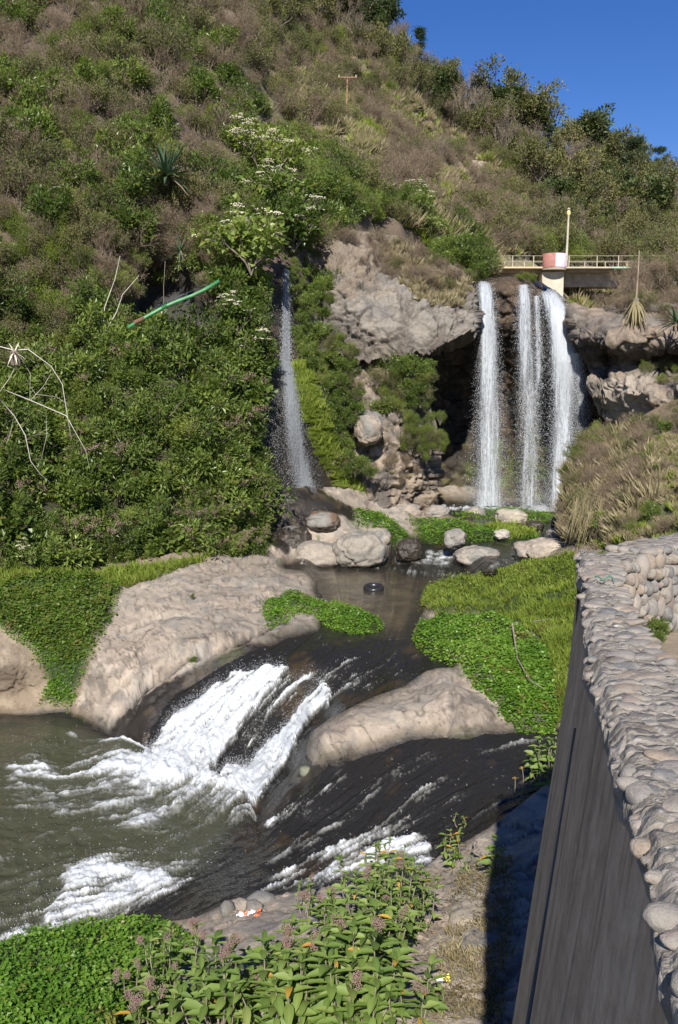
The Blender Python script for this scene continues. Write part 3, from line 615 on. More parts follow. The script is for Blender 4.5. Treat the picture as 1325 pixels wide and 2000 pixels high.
def hitd(px, py, dflt):
    a, b = dirs(px, py); sh = a.shape; a, b, df = a.ravel(), b.ravel(), np.broadcast_to(dflt, sh).ravel().copy()
    for i in range(len(a)):
        h_ = BVH.ray_cast(mathutils.Vector((0, 0, 0)), mathutils.Vector((a[i], 1.0, b[i])).normalized())
        if h_[0] is not None: df[i] = min(df[i], h_[0].y)
    return df.reshape(sh)
class LkW:
    def __init__(s, xx, yy, X): s.xx, s.yy, s.X = xx, yy, X; s.xs = xx[0]
    def __call__(s, px, py):
        px = np.asarray(px, float); py = np.asarray(py, float)
        fx = np.clip((px - s.xs[0]) / (s.xs[1] - s.xs[0]), 0, len(s.xs) - 1.001); j = fx.astype(int)
        t0 = s.yy[0, j]; t1 = s.yy[-1, j]; fy = np.clip((py - t0) / (t1 - t0), 0, 1) * (s.X.shape[0] - 1.001); i = fy.astype(int)
        a, c = (fy - i)[..., None], (fx - j)[..., None]; X = s.X
        return X[i, j] * (1 - a) * (1 - c) + X[i + 1, j] * a * (1 - c) + X[i, j + 1] * (1 - a) * c + X[i + 1, j + 1] * a * c
LB = LkW(bx, by, XB2)
def cliff(name, ctrl, top, bot, x0, x1, nx, ny, amp, cell, seed, ext, colf, mat='cliff', lam=2e-5, strata=0, wetf=None, label=None, cat=None):
    xx, yy, X = warp(ctrl, top, bot, x0, x1, nx, ny, lam); X0 = X
    cx, cy = xx, yy
    for side, vecs in ext:
        X = extend(X, side, vecs); k = len(vecs)
        pad = {'top': ((k, 0), (0, 0)), 'bottom': ((0, k), (0, 0)), 'left': ((0, 0), (k, 0)), 'right': ((0, 0), (0, k))}[side]
        cx = np.pad(cx, pad, 'edge'); cy = np.pad(cy, pad, 'edge')
    X2, info = rocky(X, amp, cell, seed, strata); tf = (.25 + .75 * sst(cy - np.interp(cx, *zip(*top)), 0, 45))[..., None]; X2 = X + (X2 - X) * tf; C = colf(X2, info, cx, cy); W = wetf(cx, cy, X2) if wetf else np.zeros(cx.shape)
    o = link(name, mesh(name, X2.reshape(-1, 3), grid_faces(*X2.shape[:2]), M[mat], {'wet': W.ravel()}, C.reshape(-1, 3)))
    tag(o, label, cat, kind=None if cat else 'structure')
    pt = sum(len(v) for s_, v in ext if s_ == 'top'); pl = sum(len(v) for s_, v in ext if s_ == 'left')
    Xi = X2[pt:pt + X0.shape[0], pl:pl + X0.shape[1]]
    return LkW(xx, yy, Xi)
# central cliff with its overhanging lip
def colC(X, i, cx, cy):
    c = rockcol(X, i, (.255, .225, .19), seed=400); n = fbm(X * .8, 4, 405)
    left = 1 - sst(cx + 25 * n, 628, 665); c = lerp(c, np.array([.03, .035, .018]), (left * .85)[..., None])  # shade on the left end, painted into the rock colour
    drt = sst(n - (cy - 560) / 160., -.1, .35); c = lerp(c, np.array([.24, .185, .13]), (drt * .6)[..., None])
    low = sst(cy - 30 * n, 640, 690) * .35; return lerp(c, np.array([.09, .065, .045]), low[..., None])  # lower edge darkened in the colour, as shade under the overhang
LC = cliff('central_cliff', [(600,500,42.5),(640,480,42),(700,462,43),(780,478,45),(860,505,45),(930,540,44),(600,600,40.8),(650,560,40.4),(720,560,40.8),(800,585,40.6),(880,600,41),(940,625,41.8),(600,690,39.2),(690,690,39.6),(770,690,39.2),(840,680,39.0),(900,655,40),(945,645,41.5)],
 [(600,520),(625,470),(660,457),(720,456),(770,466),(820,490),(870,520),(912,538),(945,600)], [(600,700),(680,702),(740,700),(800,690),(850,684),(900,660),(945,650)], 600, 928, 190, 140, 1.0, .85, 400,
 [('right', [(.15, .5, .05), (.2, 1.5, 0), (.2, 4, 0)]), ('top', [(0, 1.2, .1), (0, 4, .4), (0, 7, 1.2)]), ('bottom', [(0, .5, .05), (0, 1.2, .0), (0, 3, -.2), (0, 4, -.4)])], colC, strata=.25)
# pillar of broken rock under it
def colP(X, i, cx, cy):
    c = rockcol(X, i, (.34, .27, .20), seed=430); n = fbm(X * 1.2, 3, 433); return lerp(c, np.array([.20, .15, .09]), (sst(n + (760 - cy) / 500., .1, .5) * .5)[..., None])
LP = cliff('rock_buttress', [(640,650,41),(700,640,41),(790,680,41.2),(690,760,39.6),(750,760,39.4),(820,760,40.4),(680,850,38.9),(760,850,38.8),(840,850,40),(690,950,38.3),(770,950,38.6),(845,960,40),(640,980,37.8),(700,1010,37.8),(780,1005,38.9),(850,1000,40.6)],
 [(640,660),(780,660),(800,720),(830,760),(850,830),(856,900)], [(640,1000),(700,1020),(780,1016),(856,1010)], 665, 852, 110, 180, .8, .5, 430,
 [('right', [(.1, .6, 0), (.1, 2, 0), (0, 4, 0)]), ('left', [(-.3, 1, 0), (-.3, 2, 0)]), ('top', [(0, 2, .3), (0, 3, 1)])], colP)
# dark cave wall behind the falls, moss at its foot
def colD(X, i, cx, cy):
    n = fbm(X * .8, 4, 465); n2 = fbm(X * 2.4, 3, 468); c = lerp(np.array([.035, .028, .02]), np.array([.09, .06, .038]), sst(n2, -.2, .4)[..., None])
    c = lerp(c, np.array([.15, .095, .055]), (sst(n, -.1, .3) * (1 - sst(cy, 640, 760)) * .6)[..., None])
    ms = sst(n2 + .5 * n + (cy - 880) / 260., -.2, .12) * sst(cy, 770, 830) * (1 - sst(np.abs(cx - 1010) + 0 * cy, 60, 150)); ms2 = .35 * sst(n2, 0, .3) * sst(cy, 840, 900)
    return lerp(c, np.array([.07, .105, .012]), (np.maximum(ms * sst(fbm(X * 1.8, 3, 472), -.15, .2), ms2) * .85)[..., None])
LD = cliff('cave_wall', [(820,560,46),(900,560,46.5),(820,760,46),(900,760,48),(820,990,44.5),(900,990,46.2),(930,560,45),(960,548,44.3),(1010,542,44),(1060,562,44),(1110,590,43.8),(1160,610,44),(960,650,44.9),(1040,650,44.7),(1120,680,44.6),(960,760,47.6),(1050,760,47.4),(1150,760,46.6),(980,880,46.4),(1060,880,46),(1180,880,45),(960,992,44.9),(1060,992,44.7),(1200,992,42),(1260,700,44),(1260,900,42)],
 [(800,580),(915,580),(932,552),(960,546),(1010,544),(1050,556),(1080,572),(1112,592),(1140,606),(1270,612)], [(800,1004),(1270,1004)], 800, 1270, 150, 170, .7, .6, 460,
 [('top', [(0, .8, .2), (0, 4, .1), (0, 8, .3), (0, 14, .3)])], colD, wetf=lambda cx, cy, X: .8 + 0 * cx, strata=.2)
# right hand cliff in two bulges
def colE(X, i, cx, cy):
    c = rockcol(X, i, (.26, .205, .155), seed=490); n = fbm(X * .7, 4, 495)
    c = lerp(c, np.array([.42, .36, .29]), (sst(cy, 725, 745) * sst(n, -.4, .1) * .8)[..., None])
    und = sst(cy - 25 * n, 668, 690) * (1 - sst(cy - 20 * n, 708, 725)); return lerp(c, np.array([.06, .045, .035]), (und * .8)[..., None])  # recess below the upper bulge: its shade is put into the colour
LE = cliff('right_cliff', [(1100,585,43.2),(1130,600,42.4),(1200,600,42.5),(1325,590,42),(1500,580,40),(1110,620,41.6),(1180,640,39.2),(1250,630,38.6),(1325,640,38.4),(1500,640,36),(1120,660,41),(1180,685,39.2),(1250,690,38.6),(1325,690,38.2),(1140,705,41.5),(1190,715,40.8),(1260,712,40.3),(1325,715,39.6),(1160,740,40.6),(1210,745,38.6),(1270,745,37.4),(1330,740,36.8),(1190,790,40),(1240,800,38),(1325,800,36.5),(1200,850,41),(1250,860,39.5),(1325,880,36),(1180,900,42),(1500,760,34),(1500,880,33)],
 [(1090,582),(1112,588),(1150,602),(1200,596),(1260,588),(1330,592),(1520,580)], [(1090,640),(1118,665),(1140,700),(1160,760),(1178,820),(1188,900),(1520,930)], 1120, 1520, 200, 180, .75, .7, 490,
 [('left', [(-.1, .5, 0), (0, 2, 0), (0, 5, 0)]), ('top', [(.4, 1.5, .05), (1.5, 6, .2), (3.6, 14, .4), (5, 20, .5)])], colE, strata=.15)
# overgrown bank behind the stone wall
def colF(X, i, cx, cy):
    n = fbm(X * 1.2, 4, 515); return lerp(np.array([.24, .18, .115]), np.array([.12, .13, .05]), sst(n, -.1, .4)[..., None]) * (1 - .3 * i['crack'][..., None])
LF = cliff('right_bank', [(1110,900,35),(1180,860,37),(1240,825,37),(1330,775,36),(1500,700,35),(1115,980,32.8),(1200,950,31.5),(1325,900,30),(1500,880,27),(1120,1070,30.3),(1200,1060,27),(1325,1045,23.5),(1500,1050,20),(1120,1130,28),(1325,1140,20)],
 [(1090,985),(1125,905),(1165,866),(1235,822),(1330,770),(1520,690)], [(1090,1060),(1112,1085),(1140,1120),(1330,1140),(1520,1140)], 1110, 1520, 150, 120, .3, .8, 510,
 [('left', [(.25, .8, -.3), (.5, 1.5, -1.)]), ('top', [(.5, 1.5, -.2), (1.4, 4, -2)])], colF, mat='soil')
# boulders
def ico(sub):
    import bmesh
    bm = bmesh.new(); bmesh.ops.create_icosphere(bm, subdivisions=sub, radius=1); V = np.array([v.co[:] for v in bm.verts]); f = np.array([[v.index for v in q.verts] for q in bm.faces]); bm.free(); return V, f
ICO = {k: ico(k) for k in (1, 2, 3, 5)}
def boulder(px, py, d, w, h, dp, seed, label, col=(.36, .31, .26), name='boulder', rot=0, wetline=None, sub=5):
    V, f = ICO[sub]; q = V * np.array([w, dp, h]) / max(w, h); s = seed * 13.7
    g = .22 * fbm(V * 1.3 + s, 4, seed) + .10 * (worley(V * 1.7 + s, seed)[2] - .5) + .035 * fbm(V * 5 + s, 3, seed)
    V = V * (1 + g)[:, None]; V = np.sign(V) * np.abs(V) ** .82; w1_, w2_, wi_ = worley(V * 1.3 + s * 2, seed + 9); V = V * (1 + .16 * (wi_ - .5) - .05 * (1 - sst(w2_ - w1_, 0, .12)))[:, None]
    V = V * np.array([w, dp, h]); c_, s_ = cos(rot), sin(rot); V = np.stack([V[:, 0] * c_ - V[:, 1] * s_, V[:, 0] * s_ + V[:, 1] * c_, V[:, 2]], -1)
    p = at(px, py, d); P = V + p; n = fbm(P * 1.8, 4, seed + 5); n3 = fbm(P * 6, 3, seed + 6)
    C = lerp(np.array(col) * .84, np.array([.20, .19, .17]), sst(n, -.2, .4)[:, None]) * (1 + .3 * n3[:, None]); W = np.zeros(len(V))
    if wetline is not None:
        W = 1 - sst(P[:, 2] + .06 * n, wetline + .03, wetline + .12); C = lerp(C, np.array([.045, .036, .027]), W[:, None])
    return tag(link(name, mesh(name, V, f, M['rock'], {'wet': W}, np.clip(C, 0, 1)), loc=p), label, 'rock')
boulder(889, 1052, 33.6, .36, .32, .35, 1, 'round grey boulder standing on the cress bed below the main falls', (.30, .27, .24))
boulder(930, 1088, 32.6, .72, .34, .6, 2, 'flat tan boulder splitting the two small white rapids', (.38, .33, .27), wetline=-5.75)
boulder(703, 1076, 33.4, .86, .62, .8, 3, 'wide grey-tan boulder at the right foot of the narrow side waterfall', (.33, .29, .24), wetline=-5.95)
boulder(622, 1086, 33.8, .78, .5, .7, 4, 'cracked pale boulder on the pool edge below the narrow side waterfall', (.36, .31, .25), wetline=-5.95)
boulder(575, 1070, 34.6, .62, .8, .7, 5, 'dark wet boulder left of the cracked pale one under the narrow fall', (.13, .10, .08), wetline=-4.9)
boulder(630, 1020, 35.4, .62, .36, .6, 6, 'brown wet boulder directly under the foot of the narrow fall', (.16, .10, .06), wetline=-4.9)
boulder(720, 836, 38.0, .58, .60, .6, 7, 'smooth round tan boulder perched on the buttress below the cliff', (.35, .28, .21))
boulder(982, 1044, 34.6, .28, .17, .25, 8, 'small whitish boulder at the right end of the cress bed', (.50, .45, .38))
boulder(928, 1002, 40.5, .42, .25, .4, 9, 'tan boulder behind the cress close under the falls', (.42, .36, .29))
boulder(1000, 1010, 39.5, .62, .34, .5, 10, 'broad light boulder in the middle of the far cress bed', (.42, .37, .29))
boulder(855, 1002, 40.2, .5, .28, .4, 11, 'greyish boulder at the mouth of the dark cave', (.33, .29, .25))
boulder(1070, 1078, 31.8, .95, .42, .8, 12, 'low tan boulder on the right bank beside the rapids', (.43, .36, .29), wetline=-5.75)
boulder(1088, 1042, 34, .34, .2, .3, 13, 'small grey boulder at the right bank above the low tan one', (.3, .27, .25))
boulder(1100, 1024, 37, .42, .28, .4, 14, 'dark damp boulder at the far right edge of the stream', (.14, .11, .09), wetline=-4.9)
boulder(1045, 1028, 37.5, .34, .2, .3, 15, 'brown wet stone in the stream right of the far cress', (.12, .08, .06), wetline=-4.6)
boulder(790, 1000, 39.2, .62, .34, .5, 16, 'rough tan rock at the foot of the buttress', (.38, .31, .25), rot=.4)
boulder(735, 1052, 34.9, .5, .34, .5, 17, 'pale rock poking out between two cress patches', (.44, .37, .28), rot=.4)
boulder(800, 1075, 33.6, .45, .4, .45, 21, 'dark wet rock under the cress beside the left rapid', (.05, .04, .03), wetline=-5)
boulder(940, 1408, 19.2, .2, .17, .2, 18, 'grey rounded stone on the right end of the tan rock hump', (.30, .26, .23), sub=3)
boulder(905, 1390, 19.3, .22, .14, .2, 19, 'grey stone wedged beside the cress on the tan rock hump', (.26, .23, .21), sub=3)
boulder(968, 1418, 18.9, .15, .12, .14, 22, 'palest stone at the corner of the tan rock hump', (.46, .42, .37), sub=3)
boulder(597, 1506, 18.5, .11, .1, .1, 20, 'small mossy grey stone in the gap between cascade and chute', (.22, .23, .16), sub=3)
# ============================================================ WATERFALLS
def mat_fall(name, thr, op=1.0, wc=1.0):
    m, n = nodes(name); b = NB(n); o = b.N('ShaderNodeOutputMaterial'); uv = b.attr('fuv').outputs['Vector']; dn = b.attr('dens').outputs['Fac']
    mp = b.N('ShaderNodeMapping'); mp.inputs['Scale'].default_value = (8, .42, 3); b.L(uv, mp.inputs[0])
    a = b.noise(mp.outputs[0], 1.0, 7, .72, .25).outputs[0]
    mp2 = b.N('ShaderNodeMapping'); mp2.inputs['Scale'].default_value = (22, 4.5, 7); b.L(uv, mp2.inputs[0]); c = b.noise(mp2.outputs[0], 1.0, 4, .75).outputs[0]
    v = b.math('ADD', b.math('MULTIPLY', a, 1.2), b.math('MULTIPLY', c, .8)); v = b.math('ADD', v, b.math('SUBTRACT', dn, 1.0))
    al = b.ramp(v, [(thr, 0), (thr + .10, op * .30), (thr + .22, op * .55), (min(.99, thr + .36), op)]).outputs[0]
    d = b.N('ShaderNodeBsdfPrincipled'); d.inputs['Base Color'].default_value = (.60 * wc, .63 * wc, .67 * wc, 1); d.inputs['Roughness'].default_value = .35
    tl = b.N('ShaderNodeBsdfTranslucent'); tl.inputs[0].default_value = (.55, .6, .65, 1); ms = b.N('ShaderNodeMixShader', i_0=.3); b.L(d.outputs[0], ms.inputs[1]); b.L(tl.outputs[0], ms.inputs[2])
    t = b.N('ShaderNodeBsdfTransparent'); mx = b.N('ShaderNodeMixShader'); b.L(al, mx.inputs[0]); b.L(t.outputs[0], mx.inputs[1]); b.L(ms.outputs[0], mx.inputs[2]); b.L(mx.outputs[0], o.inputs[0])
    b.L(b.bump(v, .06, .8), d.inputs['Normal']); return m
M['sidefall'] = mat_fall('side_fall_water', .66, .50, .62); M['fall'] = mat_fall('falling_water', .56, .95); M['veil'] = mat_fall('thin_water_veil', .66, .75)
def fall(name, rows, label, layers=2, nd=9000, dsz=.02, dens=1.0, veil=None, spread=.10, bend=.25, mats=('fall', 'veil'), hug=False):
    """rows: (py, left px, right px, distance, density)"""
    R = np.array(rows, float); root = empty(name, tuple(at((R[-1, 1] + R[-1, 2]) / 2, R[-1, 0], R[-1, 3])), label=label, cat='waterfall'); base = np.array(root.location)
    nu, nv = 26, 150; ys = np.linspace(R[0, 0], R[-1, 0], nv); g = lambda k, y: np.interp(y, R[:, 0], R[:, k])
    for L in range(layers):
        u = np.linspace(0, 1, nu)[None]; y = ys[:, None]; lf, rt = g(1, y), g(2, y); grow = 1 + .10 * L; mid = (lf + rt) / 2; hw = (rt - lf) / 2 * grow
        px = mid + hw * (2 * u - 1); py = y + 0 * u; d = g(3, py) + .22 * L + bend * (2 * u - 1) ** 2
        if hug: dl = hitd(px, py, 60.0); dp_ = np.pad(dl, ((6, 6), (0, 0)), 'edge'); dl = np.minimum.reduce([dp_[k_:k_ + dl.shape[0]] for k_ in (0, 3, 6, 9, 12)]); dl = (dl + np.roll(dl, 1, 1) + np.roll(dl, -1, 1)) / 3; d = np.minimum(dl, dl.min(1, keepdims=True) + .5) - .12 - .04 * L
        X = at(px, py, d); X[..., 1] += (.04 if hug else .18) * fbm(X * np.array([2.4, 1, .35]), 3, 600 + L)
        edge = 1 - np.abs(2 * u - 1) ** 2.2; de = g(4, py) * dens * (.55 + .45 * edge) * (1 if L == 0 else .85) + (edge - 1) * .28
        de = np.where(py < R[0, 0] + 4, de, de)
        fuv = np.stack([X[..., 0] + L * 7.7, X[..., 2], np.full(px.shape, L * 3.3)], -1).reshape(-1, 3)
        link('water_curtain', mesh(name + '_curtain', X.reshape(-1, 3) - base, grid_faces(nv, nu), M[mats[0]] if L == 0 else M[mats[1]], {'dens': de.ravel(), 'fuv': fuv}), root)
    r = np.random.default_rng(int(R[0, 0]) + nd); y = ys[0] + (ys[-1] - ys[0]) * r.random(nd * 3) ** .85; u = np.clip(r.normal(.5, .24, nd * 3), -.15, 1.15)
    den = g(4, y); k = r.random(nd * 3) < np.clip(den * .55, .05, 1); y, u = y[k][:nd], u[k][:nd]
    px = g(1, y) + (g(2, y) - g(1, y)) * u; tt = (y - ys[0]) / (ys[-1] - ys[0]); px = px + r.normal(0, 1, len(px)) * (1 + spread * 60 * tt)
    dd_ = g(3, y); dd_ = hitd(px, y, 60.0) - .12 if hug else dd_
    P = at(px, y, dd_ + (-.3 if hug else 1) * np.abs(r.normal(0, .25, len(px)))) - base
    tag(drops('spray', P, dsz, root, 2.4), kind='stuff')
    return root
fall('waterfall', [(549,932,958,44.4,.7),(553,930,962,43.6,.95),(575,930,968,43.1,1.02),(640,934,974,42.8,1.0),(760,930,980,42.6,.86),(880,924,986,42.5,.80),(988,918,992,42.4,.88)], 'leftmost white column of the main waterfall, dropping past the overhang', 3, 52000, .0075, spread=.09)
fall('waterfall', [(551,1012,1034,44.6,.6),(557,1008,1038,43.8,.85),(590,1006,1042,43.2,.88),(680,1006,1050,42.9,.80),(800,1008,1056,42.8,.72),(900,1006,1060,42.7,.68),(988,1000,1066,42.6,.72)], 'thin see-through middle veil of the main waterfall over the mossy rocks', 2, 26000, .0072, spread=.09)
fall('waterfall', [(564,1054,1088,44.4,.7),(574,1052,1097,43.5,1.0),(600,1060,1112,42.9,1.08),(650,1070,1118,42.5,1.04),(705,1072,1136,42.2,1.04),(800,1074,1130,42.1,.88),(900,1072,1124,42.0,.90),(1000,1068,1122,41.9,1.0)], 'widest and whitest column of the main waterfall, by the right cliff', 3, 60000, .008, spread=.12)
fall('waterfall', [(690,1112,1136,42.0,.9),(760,1120,1150,42.2,.66),(850,1124,1152,42.3,.35),(930,1120,1146,42.3,.3),(1000,1110,1136,42.2,.4)], 'sparse shower of drops splashing off the right cliff edge', 1, 16000, .0075, spread=.16)
fall('waterfall', [(578,1040,1058,43.5,.8),(650,1042,1062,43.1,.74),(720,1040,1066,42.9,.70),(800,1034,1056,42.8,.6),(900,1030,1050,42.7,.45)], 'faint slanting trickle between the middle veil and the widest column', 1, 5000, .010)
fall('waterfall', [(526,553,566,39.0,1.05),(560,552,568,38.6,1.02),(630,549,570,38.1,.98),(700,545,572,37.3,1.02),(724,542,580,36.9,.9)], 'upper narrow drop of the side waterfall coming out of the bushes', 2, 9000, .007, spread=.03, bend=.1, hug=True, mats=('sidefall', 'sidefall'))
fall('waterfall', [(706,546,572,36.85,1.0),(740,545,584,36.6,1.06),(800,548,592,36.2,1.06),(870,554,602,35.8,1.04),(930,560,618,35.3,1.0),(975,566,636,35.0,.96),(996,575,650,34.85,.85)], 'lower fan of the side waterfall sliding over wet black rock', 2, 15000, .0055, spread=.05, bend=.15, hug=True, mats=('sidefall', 'sidefall'))
fall('waterfall', [(760,520,548,36.6,.42),(880,516,556,35.9,.5),(980,520,600,35.2,.55),(1060,560,600,34.5,.4)], 'scattered trickles on the black rock left of the lower side fall', 1, 2500, .006, spread=.05, bend=.1, hug=True, mats=('sidefall', 'sidefall'))
fall('waterfall', [(455,250,262,36.3,.42),(540,254,268,35.4,.5),(640,262,274,34.6,.45)], 'faint thread of water falling behind the green pipe', 1, 1500, .007, spread=.02, bend=.02, hug=True)

r = np.random.default_rng(77); n_ = 16000; x_ = r.choice([950, 1035, 1098, 1098], n_) + r.normal(0, 26, n_); y_ = 1000 - np.abs(r.normal(0, 26, n_)); k_ = x_ < 1160
tag(drops('mist', at(x_[k_], y_[k_], 41.8 + r.normal(0, .35, k_.sum())), .0065, None, 1.0), 'fine mist of spray hanging at the foot of the main falls', 'mist', kind='stuff')
# ============================================================ PLANTS: MESH BUILDERS
def unit(v): return v / (np.linalg.norm(v, axis=-1, keepdims=True) + 1e-9)
def leafmesh(P, A, N, L, W, fold=.25, droop=.0, r=None, segs=1):
    """folded leaf blades; returns vertices, triangles, lv"""
    n = len(P); r = r or rng; A = unit(A); Sd = unit(np.cross(A, N)); N = np.cross(Sd, A); L = np.broadcast_to(L, (n,))[:, None]; W = np.broadcast_to(W, (n,))[:, None]
    if segs == 1:
        mid = P + A * L * .45; V = np.stack([P, mid + Sd * W * .5 + N * W * fold, P + A * L - N * L * droop, mid - Sd * W * .5 + N * W * fold], 1); f = np.array([[0, 1, 2], [0, 2, 3]]); k = 4
    else:
        m1 = P + A * L * .33; m2 = P + A * L * .70 - N * L * droop * .4
        V = np.stack([P, m1 + Sd * W * .46 + N * W * fold, m1, m1 - Sd * W * .46 + N * W * fold, m2 + Sd * W * .40 + N * W * fold * .8, m2, m2 - Sd * W * .40 + N * W * fold * .8, P + A * L - N * L * droop], 1)
        f = np.array([[0, 1, 2], [0, 2, 3], [1, 4, 5], [1, 5, 2], [2, 5, 6], [2, 6, 3], [4, 7, 5], [5, 7, 6]]); k = 8
    F = (f[None] + (np.arange(n) * k)[:, None, None]).reshape(-1, 3); lv = np.repeat(r.random(n), k); return V.reshape(-1, 3), F, lv
def stick(segs, sides=3):
    S_ = np.array([[*a, *b, c, d] for a, b, c, d in segs]); P0, P1, r0, r1 = S_[:, :3], S_[:, 3:6], S_[:, 6], S_[:, 7]; T = unit(P1 - P0)
    A = unit(np.cross(T, np.where(np.abs(T[:, 2:3]) > .9, [[1, 0, 0.]], [[0, 0, 1.]]))); B = np.cross(T, A); a = np.arange(sides) * 2 * pi / sides; ring = np.cos(a)[None, :, None] * A[:, None] + np.sin(a)[None, :, None] * B[:, None]
    V = np.concatenate([P0[:, None] + ring * r0[:, None, None], P1[:, None] + ring * r1[:, None, None]], 1); q = np.array([[i, (i + 1) % sides, (i + 1) % sides + sides, i + sides] for i in range(sides)])
    return V.reshape(-1, 3), (q[None] + (np.arange(len(S_)) * 2 * sides)[:, None, None]).reshape(-1, 4)
def grow(r, stems, depth, kids, l0, shrink=.68, ang=.55, up=.12, r0=.02, spread=.6, trunk=None, wig=.12, droop=0):
    segs, tips = [], []
    def go(p, d, l, dep, rad):
        m = p + d * l * .5 + r.normal(0, wig * l * .3, 3); q = p + d * l + r.normal(0, wig * l * .3, 3); q[2] -= droop * l
        segs.append((p, m, rad, rad * .85)); segs.append((m, q, rad * .85, rad * .66))
        if dep <= 1: tips.append((q, unit(q - m), dep)); return
        if dep == 2: tips.append((m, unit(q - m), dep))
        for k in range(kids if r.random() < .75 else kids - 1):
            v = unit(r.normal(0, 1, 3)); nd = unit(d + v * ang + np.array([0, 0, up])); go(q if k < kids - 1 or dep < 3 else m, nd, l * shrink * r.uniform(.75, 1.2), dep - 1, rad * .66)
    base = np.zeros(3)
    if trunk:
        h = trunk; pts = [np.zeros(3)]
        for k in range(3): pts.append(pts[-1] + np.array([r.normal(0, .06 * h), r.normal(0, .06 * h), h / 3]))
        for a, b, k in zip(pts[:-1], pts[1:], range(3)): segs.append((a, b, r0 * (2.0 - .3 * k), r0 * (1.7 - .3 * k)))
        base = pts[-1]
    for s_ in range(stems):
        a = 2 * pi * (s_ + r.random()) / stems; e = r.uniform(.3, 1.0) * spread; go(base.copy(), unit(np.array([cos(a) * e, sin(a) * e, 1 - .45 * e])), l0 * r.uniform(.8, 1.2), depth, r0)
    return segs, tips
PRO = {}
def reg(kind, fol, twg, h, label, name, cat, fname='foliage', tname='branches', extra=None):
    PRO.setdefault(kind, []).append(dict(fol=fol, twg=twg, h=h, label=label, name=name, cat=cat, fname=fname, tname=tname, extra=extra))
def bush(kind, seed, mat, name, label, cat, stems=6, depth=4, kids=3, l0=.42, perTip=7, L=.10, W=.045, clus=.13, upl=.35, tmat='twig', fname='foliage', flow=None, trunk=None, r0=.014, sides=3, segs_=1, twigr=1.0, tname='branches', flowf=.2, fsz=.03, **kw):
    r = np.random.default_rng(seed); sg, tp = grow(r, stems, depth, kids, l0, r0=r0, trunk=trunk, **kw); T = np.array([t[0] for t in tp]); D = np.array([t[1] for t in tp]); n = len(T)
    tw = mesh(kind + '_branches', *stick([(a, b, c * twigr, d * twigr) for a, b, c, d in sg], sides), M[tmat], smooth=True); h = T[:, 2].max(); fm = ex = None
    if perTip:
        i = r.integers(0, n, int(n * perTip)); rad = unit(r.normal(0, 1, (len(i), 3))); P = T[i] + rad * clus * r.random((len(i), 1)) ** .6 - D[i] * clus * .4 * r.random((len(i), 1))
        A = unit(D[i] * .5 + rad * .9 + np.array([0, 0, upl * .3]) + r.normal(0, .25, (len(i), 3))); N = unit(np.array([0, 0, 1.]) + r.normal(0, .45, (len(i), 3)) + .35 * rad)
        V, f, lv = leafmesh(P, A, N, L * r.uniform(.6, 1.2, len(i)), W * r.uniform(.7, 1.2, len(i)), .2, .12, r, segs_); fm = mesh(kind + '_foliage', V, f, M[mat], {'lv': lv}, smooth=False)
    if flow:
        top = np.argsort(-(T[:, 2] + .35 * np.linalg.norm(T[:, :2], axis=1) + r.normal(0, .15, n)))[:max(5, int(n * flowf))]; V0, f0 = ICO[1] if flow == 'mauve' else ICO[1]; oc = np.array([[1,0,0],[-1,0,0],[0,1,0],[0,-1,0],[0,0,1],[0,0,-1.]]); of = np.array([[0,2,4],[2,1,4],[1,3,4],[3,0,4],[2,0,5],[1,2,5],[3,1,5],[0,3,5]])
        Vs, Fs, o_ = [], [], 0
        for t in top:
            for k in range(22):
                a = r.random() * 6.28; q = r.random() ** .5 * fsz * 3.6; off = np.array([cos(a) * q, sin(a) * q, (.05 if flow == 'umbel' else .05 + r.normal(0, fsz * 1.3)) - (q * q * 1.2)]); Vs.append(oc * fsz * r.uniform(.3, .62) * ([1, 1, .6] if flow == 'umbel' else [1, 1, 1]) + T[t] + off); Fs.append(of + o_); o_ += 6
        ex = mesh(kind + '_blossom', np.concatenate(Vs), np.concatenate(Fs), M[flow])
    reg(kind, fm, tw, h, label, name, cat, fname, tname, ex)
for i, (lb, k) in enumerate([('glossy green leafy shrub at the foot of the left slope above the slab', 1), ('rounded leafy shrub in the middle of the left thicket', 2), ('loose leafy shrub near the left picture edge in the thicket', 3), ('upright leafy shrub just below the green pipe', 4)]):
    bush('leafy', 100 + i, 'leafA', 'leafy_shrub', lb, 'shrub', stems=7, depth=4, kids=3, l0=.42 + .05 * i, perTip=7, L=.16, W=.066, clus=.17, ang=.6)
for i, lb in enumerate(['light yellow-green fine-leaved shrub on the left slope', 'small feathery green bush beside the mossy ridge', 'airy fine-leaved bush above the thicket at far left']):
    bush('fine', 120 + i, 'leafB', 'fine_leaved_shrub', lb, 'shrub', stems=8, depth=4, kids=3, l0=.40, perTip=12, L=.07, W=.024, clus=.14, ang=.5)
for i, lb in enumerate(['olive scrub bush at the lower rim of the open hillside', 'olive brown bush above the central cliff', 'dusty olive bush in the upper left scrub']):
    bush('olive', 140 + i, 'leafC', 'olive_scrub_bush', lb, 'bush', stems=7, depth=4, kids=3, l0=.45, perTip=8, L=.085, W=.035, clus=.17, ang=.65, tmat='twig')
for i, lb in enumerate(['leafless brown thorn scrub high on the left slope', 'tangled grey-brown dry scrub under the yucca', 'dead brown scrub on the bank by the right cliff']):
    bush('dryscrub', 160 + i, 'dry', 'dry_scrub', lb, 'bush', stems=9, depth=5, kids=3, l0=.36, shrink=.72, perTip=1.1, L=.06, W=.022, clus=.12, ang=.6, tmat='drytwig', r0=.012, twigr=1.0)
